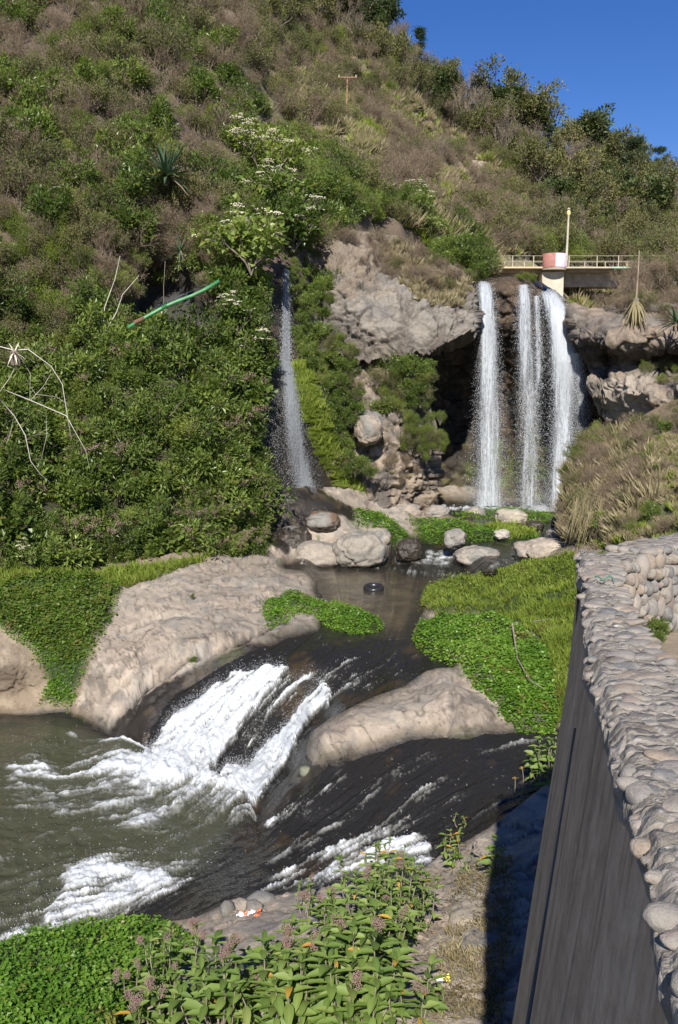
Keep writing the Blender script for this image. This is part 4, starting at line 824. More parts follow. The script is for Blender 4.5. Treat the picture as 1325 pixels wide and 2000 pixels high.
bush('mauvebush', 181, 'leafA', 'flowering_shrub', 'leafy shrub crowded with dusty pink flower heads beside the small waterfall', 'shrub', stems=7, depth=4, kids=3, l0=.42, perTip=8, L=.12, W=.05, clus=.15, ang=.5, flow='mauve', flowf=.16, fsz=.030)
bush('broad', 191, 'leafA', 'flowering_tree', 'broad-leaved tree with flat cream flower heads hanging over the narrow fall', 'tree', stems=6, depth=4, kids=3, l0=.62, perTip=5, L=.20, W=.15, clus=.2, ang=.6, flow='umbel', flowf=.16, fsz=.048, r0=.03, segs_=1, upl=.1)
bush('broadleaf', 192, 'leafA', 'broad_leaved_shrub', 'broad-leaved shrub in the gully between the pipe and the narrow fall', 'shrub', stems=6, depth=4, kids=3, l0=.5, perTip=5, L=.20, W=.15, clus=.2, ang=.6, r0=.02, upl=.1)
bush('umbelshrub', 193, 'leafB', 'flowering_tree', 'taller tree topped with many creamy flat flower heads against the dry slope', 'tree', stems=6, depth=4, kids=3, l0=.62, perTip=7, L=.14, W=.08, clus=.2, ang=.6, flow='umbel', flowf=.3, fsz=.045, r0=.03)
for i, lb in enumerate(['dark round-crowned tree on the skyline left of the sky notch', 'dense dark green tree halfway down the wooded ridge', 'broad dark tree above the right end of the bridge']):
    bush('tree', 200 + i, 'leafD', 'dark_tree', lb, 'tree', stems=5, depth=5, kids=3, l0=1.45, perTip=6, L=.36, W=.22, clus=.42, ang=.62, trunk=1.7, r0=.09, fname='crown', tname='trunk', up=.1, tmat='bark', sides=4, spread=.9)
for i, lb in enumerate(['olive green tree in the wood above the bridge', 'yellowish olive tree below the ridge line']):
    bush('olivetree', 210 + i, 'leafC', 'olive_tree', lb, 'tree', stems=5, depth=5, kids=3, l0=1.25, perTip=4.5, L=.27, W=.15, clus=.42, ang=.66, trunk=1.4, r0=.07, fname='crown', tname='trunk', up=.1, tmat='bark', sides=4, spread=.9)
for i, lb in enumerate(['leafless grey-brown tree on the ridge against the sky', 'bare branching tree in the middle of the far wood']):
    bush('baretree', 220 + i, 'dry', 'bare_tree', lb, 'tree', stems=4, depth=6, kids=3, l0=1.15, shrink=.74, perTip=.9, L=.17, W=.08, clus=.3, ang=.5, trunk=1.8, r0=.07, fname='crown', tname='trunk', up=.16, tmat='twig', spread=.7, twigr=.85)
def pine(seed, label, h=8.0, w=2.4, flat=False):
    r = np.random.default_rng(seed); sg = []; x = np.zeros(3); pts = [x]
    for k in range(8): x = x + np.array([r.normal(0, .08), r.normal(0, .08), h / 8]); pts.append(x)
    for k in range(8): sg.append((pts[k], pts[k + 1], .16 * (1 - k / 9.), .16 * (1 - (k + 1) / 9.)))
    P = []; A = []
    for k in range(34):
        t = r.uniform(.28, 1); q = pts[min(7, int(t * 8))] + (pts[min(8, int(t * 8) + 1)] - pts[min(7, int(t * 8))]) * ((t * 8) % 1); a = r.random() * 6.28; ln = w * (1.15 - t) ** .6 * r.uniform(.45, 1.05) * (1.2 if flat else 1)
        d = np.array([cos(a), sin(a), .22 + .2 * t]); e = q + d * ln; sg.append((q, e, .045, .018))
        for m in range(7):
            s_ = r.uniform(.45, 1.05); c = q + d * ln * s_ + r.normal(0, .16, 3) * [1.6, 1.6, .8]
            for z in range(34): v = unit(r.normal(0, 1, 3)) + np.array([0, 0, .35]); P.append(c + v * r.uniform(0, .33) * [1.25, 1.25, .7]); A.append(v)
    P, A = np.array(P), np.array(A); V, f, lv = leafmesh(P, A, r.normal(0, 1, P.shape), .26, .075, .1, 0, r); reg('pine', mesh('pine_crown', V, f, M['needle'], {'lv': lv}, smooth=False), mesh('pine_trunk', *stick(sg, 5), M['bark']), h, label, 'pine_tree', 'tree', 'crown', 'trunk')
pine(301, 'tall spreading pine standing out against the sky at right', 8, 2.8, True); pine(302, 'pointed dark conifer on the skyline at the top centre', 8, 1.8)
def tuft(kind, seed, mat, n, L, W, label, name, R=.22, lean=.5, hang=0):
    r = np.random.default_rng(seed); a = r.random(n) * 6.28; q = R * r.random(n) ** .6; P = np.stack([np.cos(a) * q, np.sin(a) * q, 0 * a], -1); D = unit(np.stack([np.cos(a), np.sin(a), 0 * a], -1) * (q / R)[:, None] * lean + r.normal(0, .22, (n, 3)) + [0, 0, 1 - hang])
    N = unit(np.cross(D, r.normal(0, 1, (n, 3)))); V, f, lv = leafmesh(P, D, N, L * r.uniform(.5, 1.2, n), W, .1, .22, r); reg(kind, mesh(kind, V, f, M[mat], {'lv': lv}, smooth=False), None, L, label, name, 'grass', 'blades')
tuft('gtuft', 401, 'grass', 90, .42, .016, 'bright green grass clump on the grassy slope', 'grass_clump'); tuft('gtuft', 402, 'grass', 70, .34, .02, 'small green grass clump on the open hillside', 'grass_clump')
tuft('straw', 403, 'straw', 100, .50, .014, 'straw coloured dry grass clump on the open hillside', 'grass_clump'); tuft('straw', 404, 'straw', 80, .62, .012, 'long pale dry grass clump on top of the cliff', 'grass_clump', .18, .9)
tuft('sedge', 405, 'grass', 200, .12, .011, 'low mossy green tuft on the ridge beside the side waterfall', 'moss_tuft', .3, 1.2)
def instance_thing(pr, P, sc, rz, label=None, group=None, name=None):
    root = empty(name or pr['name'], P, (0, 0, rz), label or pr['label'], pr['cat'], group, sc); kids = []
    if pr['twg']: kids.append(link(pr['tname'], pr['twg'], root))
    if pr['fol']: kids.append(link(pr['fname'], pr['fol'], root))
    if pr['extra']: kids.append(link('blossom', pr['extra'], root))
    return root, kids
SPOT = {('leafy', 0): (420, 1062), ('leafy', 1): (300, 880), ('leafy', 2): (60, 930), ('leafy', 3): (360, 720), ('fine', 0): (470, 760), ('fine', 1): (640, 930), ('fine', 2): (120, 620), ('olive', 0): (905, 470), ('olive', 1): (760, 468), ('olive', 2): (330, 120),
 ('dryscrub', 0): (180, 150), ('dryscrub', 1): (330, 470), ('dryscrub', 2): (1235, 610), ('mauvebush', 0): (478, 1000), ('broad', 0): (497, 520), ('umbelshrub', 0): (520, 375), ('broadleaf', 0): (478, 640), ('tree', 0): (868, 175), ('tree', 1): (1040, 268), ('tree', 2): (1150, 455), ('olivetree', 0): (1010, 330), ('olivetree', 1): (800, 215),
 ('baretree', 0): (905, 215), ('baretree', 1): (870, 330), ('pine', 0): (1232, 400), ('pine', 1): (812, 165), ('gtuft', 0): (640, 245), ('gtuft', 1): (740, 290), ('straw', 0): (860, 360), ('straw', 1): (800, 500), ('sedge', 0): (668, 905)}
SCL = {'tree': 1.15, 'olivetree': 1.1, 'baretree': 1.0, 'pine': 1.12, 'broad': 1.35, 'umbelshrub': 1.6, 'gtuft': 1.3, 'straw': 1.1}
for (k, i), (x, y) in SPOT.items():
    Lx = LB; P = Lx(x, y)
    if (k, i) == ('dryscrub', 2): P = LE(1235, 600)
    if (k, i) == ('straw', 1): P = LC(800, 500)
    if k in ('broad', 'umbelshrub'): P = P + [0, -1.6, -.5]
    SH = {('tree', 0): 62, ('tree', 1): 80, ('tree', 2): 75, ('olivetree', 0): 75, ('olivetree', 1): 75, ('baretree', 0): 75, ('baretree', 1): 90, ('pine', 0): 118, ('pine', 1): 95}.get((k, i)); scl_ = SH / F * P[1] / (PRO[k][i]['h'] * 1.05) if SH else SCL.get(k, 1.1)
    rt, kk = instance_thing(PRO[k][i], P + [0, 0, -.05], scl_, rnd.uniform(0, 6)); PRO[k][i]['src'] = kk
for i, (k, x, y, s_, fw, lb) in enumerate([('broad', 575, 470, 1.2, 1.5, 'flowering tree with big leaves right above the top of the narrow fall'), ('broad', 545, 430, 1.2, 1.5, 'flowering tree between the two creamy topped trees on the left slope'), ('broad', 470, 625, .8, 1.2, 'small broad-leaved flowering tree at the upper end of the green pipe'), ('umbelshrub', 575, 330, 1.1, 1.5, 'smaller creamy-flowered tree behind the tall creamy topped one'), ('broad', 505, 690, .75, 1.2, 'broad-leaved tree at the thicket edge left of the narrow fall')]): instance_thing(PRO[k][0], LB(x, y) + [0, -fw, -.6], s_, i * 1.3, lb)
# ------------------------------------------------------------ masses of plants (things nobody could count) by geometry nodes
def mass(name, pts, label, cat):
    """pts: list of (position, kind, variant, scale)"""
    keys = sorted({(p[1], p[2]) for p in pts}); ix = {k: i for i, k in enumerate(keys)}; n = len(pts)
    me = bpy.data.meshes.new(name); me.vertices.add(n); me.vertices.foreach_set('co', np.array([p[0] for p in pts], np.float32).ravel())
    rot = np.stack([rng.normal(0, .14, n), rng.normal(0, .14, n), rng.random(n) * 6.28], -1).astype(np.float32)
    a = me.attributes.new('rot', 'FLOAT_VECTOR', 'POINT'); a.data.foreach_set('vector', rot.ravel()); a = me.attributes.new('scl', 'FLOAT', 'POINT'); a.data.foreach_set('value', np.array([p[3] for p in pts], np.float32))
    a = me.attributes.new('idx', 'INT', 'POINT'); a.data.foreach_set('value', np.array([ix[(p[1], p[2])] for p in pts], np.int32)); o = link(name, me)
    g = bpy.data.node_groups.new(name, 'GeometryNodeTree'); g.interface.new_socket('Geometry', in_out='INPUT', socket_type='NodeSocketGeometry'); g.interface.new_socket('Geometry', in_out='OUTPUT', socket_type='NodeSocketGeometry')
    N = g.nodes.new; gi, go = N('NodeGroupInput'), N('NodeGroupOutput'); iop = N('GeometryNodeInstanceOnPoints'); jn = N('GeometryNodeJoinGeometry'); g.links.new(gi.outputs[0], iop.inputs['Points']); iop.inputs['Pick Instance'].default_value = True
    for k in reversed(keys):                      # a join lists its last link first
        j2 = N('GeometryNodeJoinGeometry')
        for s_ in PRO[k[0]][k[1]]['src']:
            oi = N('GeometryNodeObjectInfo'); oi.transform_space = 'ORIGINAL'; oi.inputs['Object'].default_value = s_; oi.inputs['As Instance'].default_value = False; g.links.new(oi.outputs['Geometry'], j2.inputs[0])
        gt = N('GeometryNodeGeometryToInstance'); g.links.new(j2.outputs[0], gt.inputs[0]); g.links.new(gt.outputs[0], jn.inputs[0])
    g.links.new(jn.outputs[0], iop.inputs['Instance'])
    def at_(nm, ty):
        x = N('GeometryNodeInputNamedAttribute'); x.data_type = ty; x.inputs['Name'].default_value = nm; return [s for s in x.outputs if s.enabled and s.name == 'Attribute'][0]
    e = N('FunctionNodeEulerToRotation'); g.links.new(at_('rot', 'FLOAT_VECTOR'), e.inputs[0]); g.links.new(e.outputs[0], iop.inputs['Rotation']); g.links.new(at_('scl', 'FLOAT'), iop.inputs['Scale']); g.links.new(at_('idx', 'INT'), iop.inputs['Instance Index'])
    g.links.new(iop.outputs[0], go.inputs[0]); md = o.modifiers.new('scatter', 'NODES'); md.node_group = g
    return tag(o, label, cat, kind='stuff')
def sample(poly, n):
    P = np.array(poly, float); lo, hi = P.min(0), P.max(0); out = np.empty((0, 2))
    while len(out) < n:
        q = lo + (hi - lo) * rng.random((n * 3, 2)); q = q[sdist(q[:, 0], q[:, 1], poly) > 0]; out = np.concatenate([out, q])
    return out[:n]
def fill(pts, look, poly, n, mix, smin, smax, lift=0.0, clump=0.0, seed=0, off=(0, 0, 0)):
    q = sample(poly, n * (3 if clump else 1)); ks = [k for k, w in mix for _ in range(int(w * 100))]
    if clump: m = vn(np.stack([q[:, 0] / 55, q[:, 1] / 40, 0 * q[:, 0] + seed], -1), seed); q = q[np.argsort(-m + rng.random(len(m)) * (1 - clump))[:n]]
    X = look(q[:, 0], q[:, 1])
    for p in X: k = rnd.choice(ks); pts.append((p + np.array([off[0], off[1], off[2] + lift]), k, rnd.randrange(len(PRO[k])), rnd.uniform(smin, smax)))
th = []
fill(th, LB, [(-60,700),(255,690),(330,680),(430,650),(500,720),(500,800),(480,900),(508,1000),(520,1075),(450,1090),(300,1108),(-60,1128)], 330, [('leafy', .56), ('fine', .22), ('mauvebush', .14), ('broadleaf', .08)], .45, 1.3, -.35, .3, 71)
fill(th, LB, [(380,860),(480,850),(505,960),(520,1080),(400,1090),(360,1000)], 55, [('mauvebush', .8), ('leafy', .2)], .6, .9, -.3)
fill(th, LB, [(-480,600),(-60,640),(-60,1125),(-480,1115)], 110, [('leafy', .7), ('fine', .3)], .8, 1.2, -.3)
fill(th, LB, [(-20,430),(200,420),(250,520),(240,640),(255,700),(-20,720)], 120, [('fine', .34), ('leafy', .22), ('olive', .26), ('dryscrub', .18)], .6, 1.1, -.3, .25, 72)
fill(th, LB, [(-60,640),(255,660),(430,650),(500,720),(500,1000),(520,1080),(300,1108),(-60,1128)], 200, [('leafy', .6), ('fine', .4)], .5, .75, -.3)
mass('thicket', th, 'dense sunlit green thicket covering the lower left slope', 'thicket')
th = []
fill(th, LB, [(-30,-60),(560,-60),(600,120),(560,230),(430,330),(380,440),(260,520),(200,440),(-30,430)], 300, [('dryscrub', .62), ('olive', .25), ('fine', .05), ('leafy', .08)], .85, 1.5, -.2); fill(th, LB, [(300,-60),(640,-60),(640,160),(520,200),(300,140)], 130, [('dryscrub', .6), ('olive', .4)], 1.1, 1.9, -.2)
fill(th, LB, [(-30,-60),(560,-60),(600,150),(560,260),(420,330),(200,400),(-30,330)], 150, [('olive', .5), ('fine', .25), ('leafy', .25)], .8, 1.4, -.2, .75, 3)
fill(th, LB, [(-480,-250),(-30,-250),(-30,620),(-480,600)], 170, [('dryscrub', .5), ('olive', .5)], 1.0, 1.8, -.2)
fill(th, LB, [(-30,-300),(560,-300),(600,-30),(-30,-30)], 150, [('dryscrub', .5), ('olive', .5)], 1.2, 2., -.2)
fill(th, LB, [(250,430),(440,380),(450,560),(400,600),(330,520),(260,530)], 70, [('dryscrub', .8), ('olive', .1), ('leafy', .1)], .7, 1.1, -.3)
fill(th, LB, [(-30,100),(430,60),(440,330),(250,520),(240,640),(-30,640)], 150, [('dryscrub', .55), ('olive', .25), ('fine', .2)], .7, 1.1, -.15)
fill(th, LB, [(130,420),(270,420),(300,560),(240,620),(150,600)], 60, [('dryscrub', .5), ('olive', .3), ('fine', .2)], .7, 1.1, 0)
fill(th, LB, [(520,80),(720,60),(760,220),(640,280),(540,220)], 70, [('olive', .6), ('dryscrub', .4)], .8, 1.6, 0)
mass('upper_scrub', th, 'brown and olive dry scrub covering the steep upper left slope', 'scrub')
th = []
fill(th, LB, [(420,300),(480,230),(560,240),(700,330),(740,440),(650,470),(610,500),(560,470),(500,500),(430,600)], 130, [('leafy', .4), ('fine', .4), ('olive', .2)], .8, 1.35, -.3)
fill(th, LB, [(590,250),(700,330),(740,400),(720,455),(620,455),(570,330)], 60, [('fine', .6), ('olive', .4)], 1.2, 1.8, -.3)
fill(th, LB, [(440,560),(500,530),(510,640),(500,720),(485,760),(440,680)], 40, [('leafy', .6), ('broadleaf', .2), ('fine', .2)], .6, .95, -.3)
fill(th, LB, [(612,580),(650,640),(690,740),(670,860),(710,940),(680,930),(640,820),(615,700)], 34, [('fine', .5), ('leafy', .5)], .4, .6, -.25)
for x, y in sample([(592,680),(640,690),(660,770),(625,760)], 22): th.append((LB(x, y) + np.array([0, -.5, -.1]), rnd.choice(['fine', 'leafy']), rnd.randrange(3), rnd.uniform(.3, .5)))
mass('gully_shrubs', th, 'mixed green shrubs crowding the gully round the side waterfall', 'shrubs')
th = []
fill(th, LB, [(575,715),(600,720),(625,790),(650,860),(700,940),(745,990),(720,1000),(660,960),(620,890),(590,800)], 900, [('sedge', .75), ('gtuft', .25)], .45, .95, 0)
fill(th, LB, [(560,500),(620,480),(625,600),(600,700),(575,690)], 60, [('fine', .5), ('leafy', .5)], .25, .4, 0)
mass('mossy_ridge', th, 'bright moss and low grass on the ridge beside the side waterfall', 'moss')
SLOPE = [(560,150),(640,110),(740,190),(830,250),(960,330),(1060,420),(1080,500),(970,500),(930,490),(850,480),(760,455),(740,380),(640,290),(570,260)]
th = []
fill(th, LB, SLOPE, 13000, [('straw', .5), ('gtuft', .5)], .6, 1.3, -.05, .3, 5)
fill(th, LB, [(600,160),(700,180),(800,250),(850,320),(740,290),(640,260)], 3500, [('gtuft', .8), ('straw', .2)], .7, 1.4, -.05)
fill(th, LB, [(760,455),(850,470),(970,505),(960,545),(870,520)], 500, [('straw', .5), ('gtuft', .5)], 1.2, 2, -.05)
fill(th, LB, [(480,110),(720,20),(1325,370),(1325,500),(1080,480),(960,330),(740,190),(600,170)], 2400, [('straw', .5), ('gtuft', .5)], .8, 1.6, -.05)
fill(th, LB, [(1100,560),(1330,570),(1330,640),(1120,620)], 400, [('straw', .5), ('gtuft', .5)], 1.2, 2, -.05)
mass('slope_grass', th, 'straw and green dry grass on the open sunny hillside', 'grass')
th = []
fill(th, LB, SLOPE, 330, [('dryscrub', .7), ('olive', .22), ('fine', .08)], .8, 1.9, -.2, .8, 9)
fill(th, LB, [(760,270),(860,300),(960,400),(1070,480),(960,490),(850,440),(770,380)], 230, [('dryscrub', .9), ('olive', .1)], 1.0, 1.9, -.2, .75, 11)
fill(th, LB, [(560,-60),(720,-20),(830,120),(1000,225),(1120,310),(1325,390),(1500,470),(1500,560),(1250,510),(1080,480),(980,360),(830,240),(700,150),(600,120),(500,120)], 480, [('olive', .45), ('dryscrub', .40), ('fine', .15)], 1.1, 2.2, -.2)
fill(th, LB, [(1060,400),(1330,420),(1500,480),(1500,640),(1080,520)], 240, [('olive', .45), ('fine', .25), ('dryscrub', .3)], 1.4, 2.6, -.2)
mass('hill_scrub', th, 'grey-brown and olive bushes scattered over the far hillside', 'scrub')
# far wood: single trees
TR = []
def rt(n, poly, mix, hmin, hmax, seed):
    q = sample(poly, n)
    for x, y in q: TR.append((x, y, rnd.choice([k for k, w in mix for _ in range(w)]), rnd.uniform(hmin, hmax)))
rt(36, [(600,-20),(720,20),(840,130),(1000,235),(960,300),(840,230),(700,130),(560,90)], [('baretree', 6), ('olivetree', 4), ('tree', 1)], 65, 115, 1)
rt(42, [(840,180),(1000,240),(1120,320),(1250,375),(1325,395),(1325,470),(1120,440),(990,360)], [('baretree', 5), ('olivetree', 5), ('tree', 1)], 80, 130, 2)
rt(18, [(1080,420),(1325,440),(1325,500),(1110,490)], [('olivetree', 4), ('tree', 2), ('baretree', 4)], 80, 120, 3)
rt(12, [(420,-60),(620,-60),(650,60),(520,110),(400,30)], [('baretree', 4), ('olivetree', 5)], 70, 110, 4)
for x, y, k, h in [(1002,232,'tree',115),(1035,285,'tree',95),(1140,345,'tree',125),(1170,365,'tree',95),(690,85,'tree',110),(720,95,'tree',85),(1275,395,'pine',100),(1190,372,'tree',80),(1002,300,'olivetree',70),(930,180,'baretree',62),(960,200,'tree',50),(775,95,'baretree',85),(1300,400,'tree',60),(880,165,'pine',42)]: TR.append((x, y, k, h))
TZ = []
LEAFN = {'tree': 'dark green', 'olivetree': 'olive', 'baretree': 'leafless grey', 'pine': 'dark pine'}
for x, y, k, h in TR:
    P = LB(x, y); v = rnd.randrange(len(PRO[k])); pr = PRO[k][v]; sc = h / F * P[1] / (pr['h'] * 1.08)
    zone = 'on the skyline' if y < np.interp(x, *zip(*SKY)) + 45 else ('in the wood above the bridge' if y > 410 else 'in the middle of the wooded slope'); TZ.append((zone, k, x, instance_thing(pr, P + [0, 0, -.1], sc, rnd.uniform(0, 6), {'tree': 'dark green tree in the wood along the far ridge', 'olivetree': 'olive leaved tree in the wood along the far ridge', 'baretree': 'leafless grey tree in the wood along the far ridge', 'pine': 'dark conifer rising from the wood on the far ridge'}[k], {'tree': 'dark trees of the far wood', 'olivetree': 'olive trees of the far wood', 'baretree': 'bare trees of the far wood', 'pine': 'conifers of the far wood'}[k])[0]))
ORD = 'first second third fourth fifth sixth seventh eighth ninth tenth eleventh twelfth thirteenth fourteenth fifteenth sixteenth seventeenth eighteenth nineteenth twentieth'.split(); ORD += ['twenty-' + w for w in ORD[:9]] + ['thirtieth'] + ['thirty-' + w for w in ORD[:9]]
for zk in sorted({(z, k) for z, k, _, _ in TZ}):
    for i, t in enumerate(sorted([t for t in TZ if t[:2] == zk], key=lambda t: t[2])): t[3]['label'] = '%s %s, %s from the left' % ({'tree': 'dark green round tree', 'olivetree': 'olive leaved tree', 'baretree': 'leafless grey tree', 'pine': 'dark conifer'}[zk[1]], zk[0], ORD[i])
# cliff top and buttress
th = []
fill(th, LC, [(660,462),(760,470),(850,510),(920,545),(900,570),(800,560),(700,520)], 60, [('dryscrub', .9), ('olive', .1)], .45, .8, -.1)
fill(th, LC, [(740,470),(860,520),(920,560),(900,600),(820,600),(760,530)], 300, [('straw', 1)], .35, .7, -.02)
fill(th, LC, [(600,560),(640,540),(650,660),(620,690),(600,680)], 30, [('leafy', .6), ('fine', .4)], .4, .6, -.1)
for x, y in sample([(985,830),(1060,830),(1070,960),(975,960)], 26): th.append((LD(x, y) + np.array([0, -.15, -.1]), 'fine', rnd.randrange(3), rnd.uniform(.16, .34)))
mass('cliff_scrub', th, 'dry grass and brittle scrub growing on top of the central cliff', 'scrub')
th = []
fill(th, LB, [(640,440),(740,420),(870,470),(925,490),(935,510),(930,535),(900,520),(780,460),(660,458)], 110, [('fine', .4), ('leafy', .5), ('olive', .1)], .7, 1.2, -.2)
for x, y in sample([(830,500),(880,492),(930,500),(945,530),(940,548),(910,548),(850,520)], 90): th.append((at(x, y, 45.5 + rnd.uniform(0, 2)) + np.array([0, 0, -.3]), 'leafy', rnd.randrange(4), rnd.uniform(.45, .8)))
for x, y in sample([(1008,548),(1040,548),(1052,560),(1030,562)], 14): th.append((at(x, y, 44.6), 'fine', rnd.randrange(3), rnd.uniform(.25, .35)))
mass('clifftop_greenery', th, 'green creepers and bushes between the central cliff and the bridge', 'greenery')
th = []
for x, y in sample([(740,700),(830,700),(845,770),(800,800),(750,790),(735,740)], 26): th.append((at(x, y + 30, 39.0) , rnd.choice(['fine', 'olive', 'leafy']), rnd.randrange(3), rnd.uniform(.5, .75)))
for x, y in sample([(770,790),(860,800),(862,870),(820,880),(780,850)], 22): th.append((at(x, y + 30, 38.8), rnd.choice(['fine', 'olive']), rnd.randrange(3), rnd.uniform(.45, .65)))
for x, y in sample([(640,650),(690,660),(700,760),(690,860),(740,940),(700,950),(660,880),(635,760)], 60): th.append((at(x, y + 20, 37.6) , rnd.choice(['fine', 'leafy', 'leafy', 'olive']), rnd.randrange(3), rnd.uniform(.34, .52)))
fill(th, LP, [(720,870),(800,860),(830,920),(780,950),(730,930)], 24, [('dryscrub', .7), ('straw', .3)], .3, .5, -.1)
mass('buttress_bushes', th, 'green and olive bushes clinging to the tan rock under the overhang', 'bushes')
# right bank and right cliff
th = []
fill(th, LF, [(1120,930),(1180,880),(1330,800),(1500,760),(1500,1060),(1330,1060),(1130,1070)], 2200, [('straw', .45), ('gtuft', .55)], .25, .55, -.03, .4, 21)
fill(th, LF, [(1096,930),(1120,915),(1180,850),(1260,835),(1270,960),(1180,1050),(1098,1060)], 190, [('dryscrub', .9), ('olive', .1)], .4, .75, -.1)
fill(th, LF, [(1190,860),(1330,780),(1500,760),(1500,1040),(1330,1040),(1180,1050),(1230,960)], 190, [('fine', .42), ('leafy', .12), ('dryscrub', .36), ('olive', .1)], .28, .55, -.1, .5, 23)
fill(th, LF, [(1098,930),(1180,860),(1260,840),(1290,960),(1200,1055),(1100,1060)], 380, [('straw', 1)], .5, 1.0, 0)
for x, y in sample([(1100,880),(1180,845),(1170,900),(1110,960)], 12): th.append((LF(x, y) + np.array([-.1, -.2, -.1]), rnd.choice(['olive', 'fine', 'dryscrub']), rnd.randrange(3), rnd.uniform(.5, .75)))
mass('bank_scrub', th, 'dry brown and green growth on the bank behind the cobble wall', 'scrub')
th = []
fill(th, LE, [(1160,600),(1330,592),(1500,590),(1500,640),(1330,628),(1200,612)], 44, [('dryscrub', .95), ('olive', .05)], .5, .9, -.05)
for x, y in sample([(1180,560),(1330,520),(1500,520),(1500,600),(1190,600)], 70): th.append((at(x, y + 12, rnd.uniform(43, 54)), rnd.choice(['dryscrub', 'dryscrub', 'dryscrub', 'olive']), rnd.randrange(3), rnd.uniform(.7, 1.2)))
fill(th, LE, [(1230,725),(1330,720),(1500,700),(1500,760),(1330,765)], 40, [('fine', .6), ('olive', .3), ('dryscrub', .1)], .28, .45, -.05)
mass('cliff_edge_scrub', th, 'tangle of brown dead scrub on top of the right cliff', 'scrub')
# ------------------------------------------------------------ yuccas and agaves
def swords(name, px, py, d, n, L, W, label, mat='agave', seed=1, lo=-.3, hi=1.0, dead=0, cat='yucca', off=(0, 0, 0)):
    r = np.random.default_rng(seed); root = empty(name, at(px, py, d) + np.array(off), label=label, cat=cat)
    bl = []
    for k in range(n):
        a = 2.399 * k + r.normal(0, .15); e = lerp(hi, lo, (k / n) ** .8) + r.normal(0, .08); D = np.array([cos(a) * cos(e * 1.35), sin(a) * cos(e * 1.35), sin(e * 1.35)]); l = L * r.uniform(.7, 1.1); N = unit(np.cross(np.cross(D, [0, 0, 1.]), D)); Sd = np.cross(D, N); pts = []
        for t, w in ((0, .7), (.3, 1.), (.65, .75), (1, .03)): c = D * l * t + np.array([0, 0, -.18 * l * t * t * (1.2 - e)]); pts += [c + Sd * W * w * .5 + N * W * .22 * w, c, c - Sd * W * w * .5 + N * W * .22 * w]
        f = np.array([[3 * i + j, 3 * i + j + 1, 3 * i + j + 4, 3 * i + j + 3] for i in range(3) for j in range(2)]); link('blade', mesh('blade', np.array(pts), f, M['dry' if k >= n - dead else mat], {'lv': np.full(12, r.random() * .95)}), root)
    tube('stem', [(0, .1, -.25), (0, 0, .05)], [.12, .1], M['bark'], root, 7); return root
swords('yucca', 325, 345, float(LB(325, 345)[1]) - 2.6, 70, 1.6, .12, 'big dark green yucca with sword leaves on the shaded left slope', seed=3, dead=8)
swords('yucca', 352, 492, float(LB(352, 492)[1]) - 1.0, 26, .7, .07, 'small yucca hanging in the dry scrub above the green pipe', seed=4)
swords('agave', 1322, 632, 37.0, 34, .95, .09, 'spiky green agave on the right cliff edge at the picture border', seed=5, cat='agave', dead=8)
swords('agave', 996, 464, 66, 14, .6, .1, 'tiny agave alone on the dry hillside left of the bridge', seed=6, cat='agave')
# dead agave: hanging straw skirt and a dry flower stalk
dd = swords('dead_agave', 1243, 585, 38.2, 46, .95, .10, 'dead straw coloured agave skirt hanging over the right cliff with a dry stalk', mat='straw', seed=7, lo=-1.1, hi=-.45, cat='agave')
tube('flower_stalk', [(0, 0, 0), (.03, 0, .8), (.05, 0, 1.75)], [.04, .03, .02], M['drytwig'], dd, 6)
# bromeliad and bare pale branches at the left edge
bt = empty('bare_branches', at(-20, 800, 25.5), label='pale leafless branches drooping across the left edge of the thicket', cat='branch'); b0 = np.array(bt.location)
def brn(pts, r0, r1, d=25.6): P = [tuple(at(x, y, d + .15 * math.sin(i * 1.7)) - b0) for i, (x, y) in enumerate(pts)]; tube('branch', P, np.linspace(r0, r1, len(P)) * .5, M['pale'], bt, 6)
brn([(-60,640),(-20,672),(28,684),(55,682),(100,715),(122,750),(130,800),(140,860)], .035, .010); brn([(10,762),(60,782),(130,812),(148,845),(168,880),(176,920)], .03, .008); brn([(0,780),(28,812),(50,850),(60,900),(78,925),(98,942)], .028, .008); brn([(40,700),(18,740),(0,765)], .02, .012); brn([(90,800),(92,850),(80,900)], .014, .006); brn([(60,782),(85,755),(100,730)], .014, .008); brn([(28,812),(20,850),(12,868)], .012, .005); brn([(50,740),(70,770),(110,775),(135,790)], .012, .006); brn([(35,690),(60,730),(58,780)], .012, .006)
swords('bromeliad', 28, 690, 25.4, 22, .33, .035, 'whitish spiky air plant perched on the pale bare branches', mat='umbel', seed=9, lo=-.6, hi=.9, cat='air plant')
for pts in ([(200,655),(205,600),(225,545),(235,500)], [(205,650),(228,610),(240,575),(272,538)]): tube('shoot', [tuple(at(x, y, 33.5)) for x, y in pts], np.linspace(.018, .007, 4), M['pale'])
for o in [o for o in COL.objects if o.name.startswith('shoot')]: tag(o, 'forked pale bare sapling leaning towards the green pipe' if o.name.endswith('.001') else 'straight pale bare sapling left of the green pipe', 'sapling', 'bare saplings by the pipe'); o.name = 'bare_sapling'
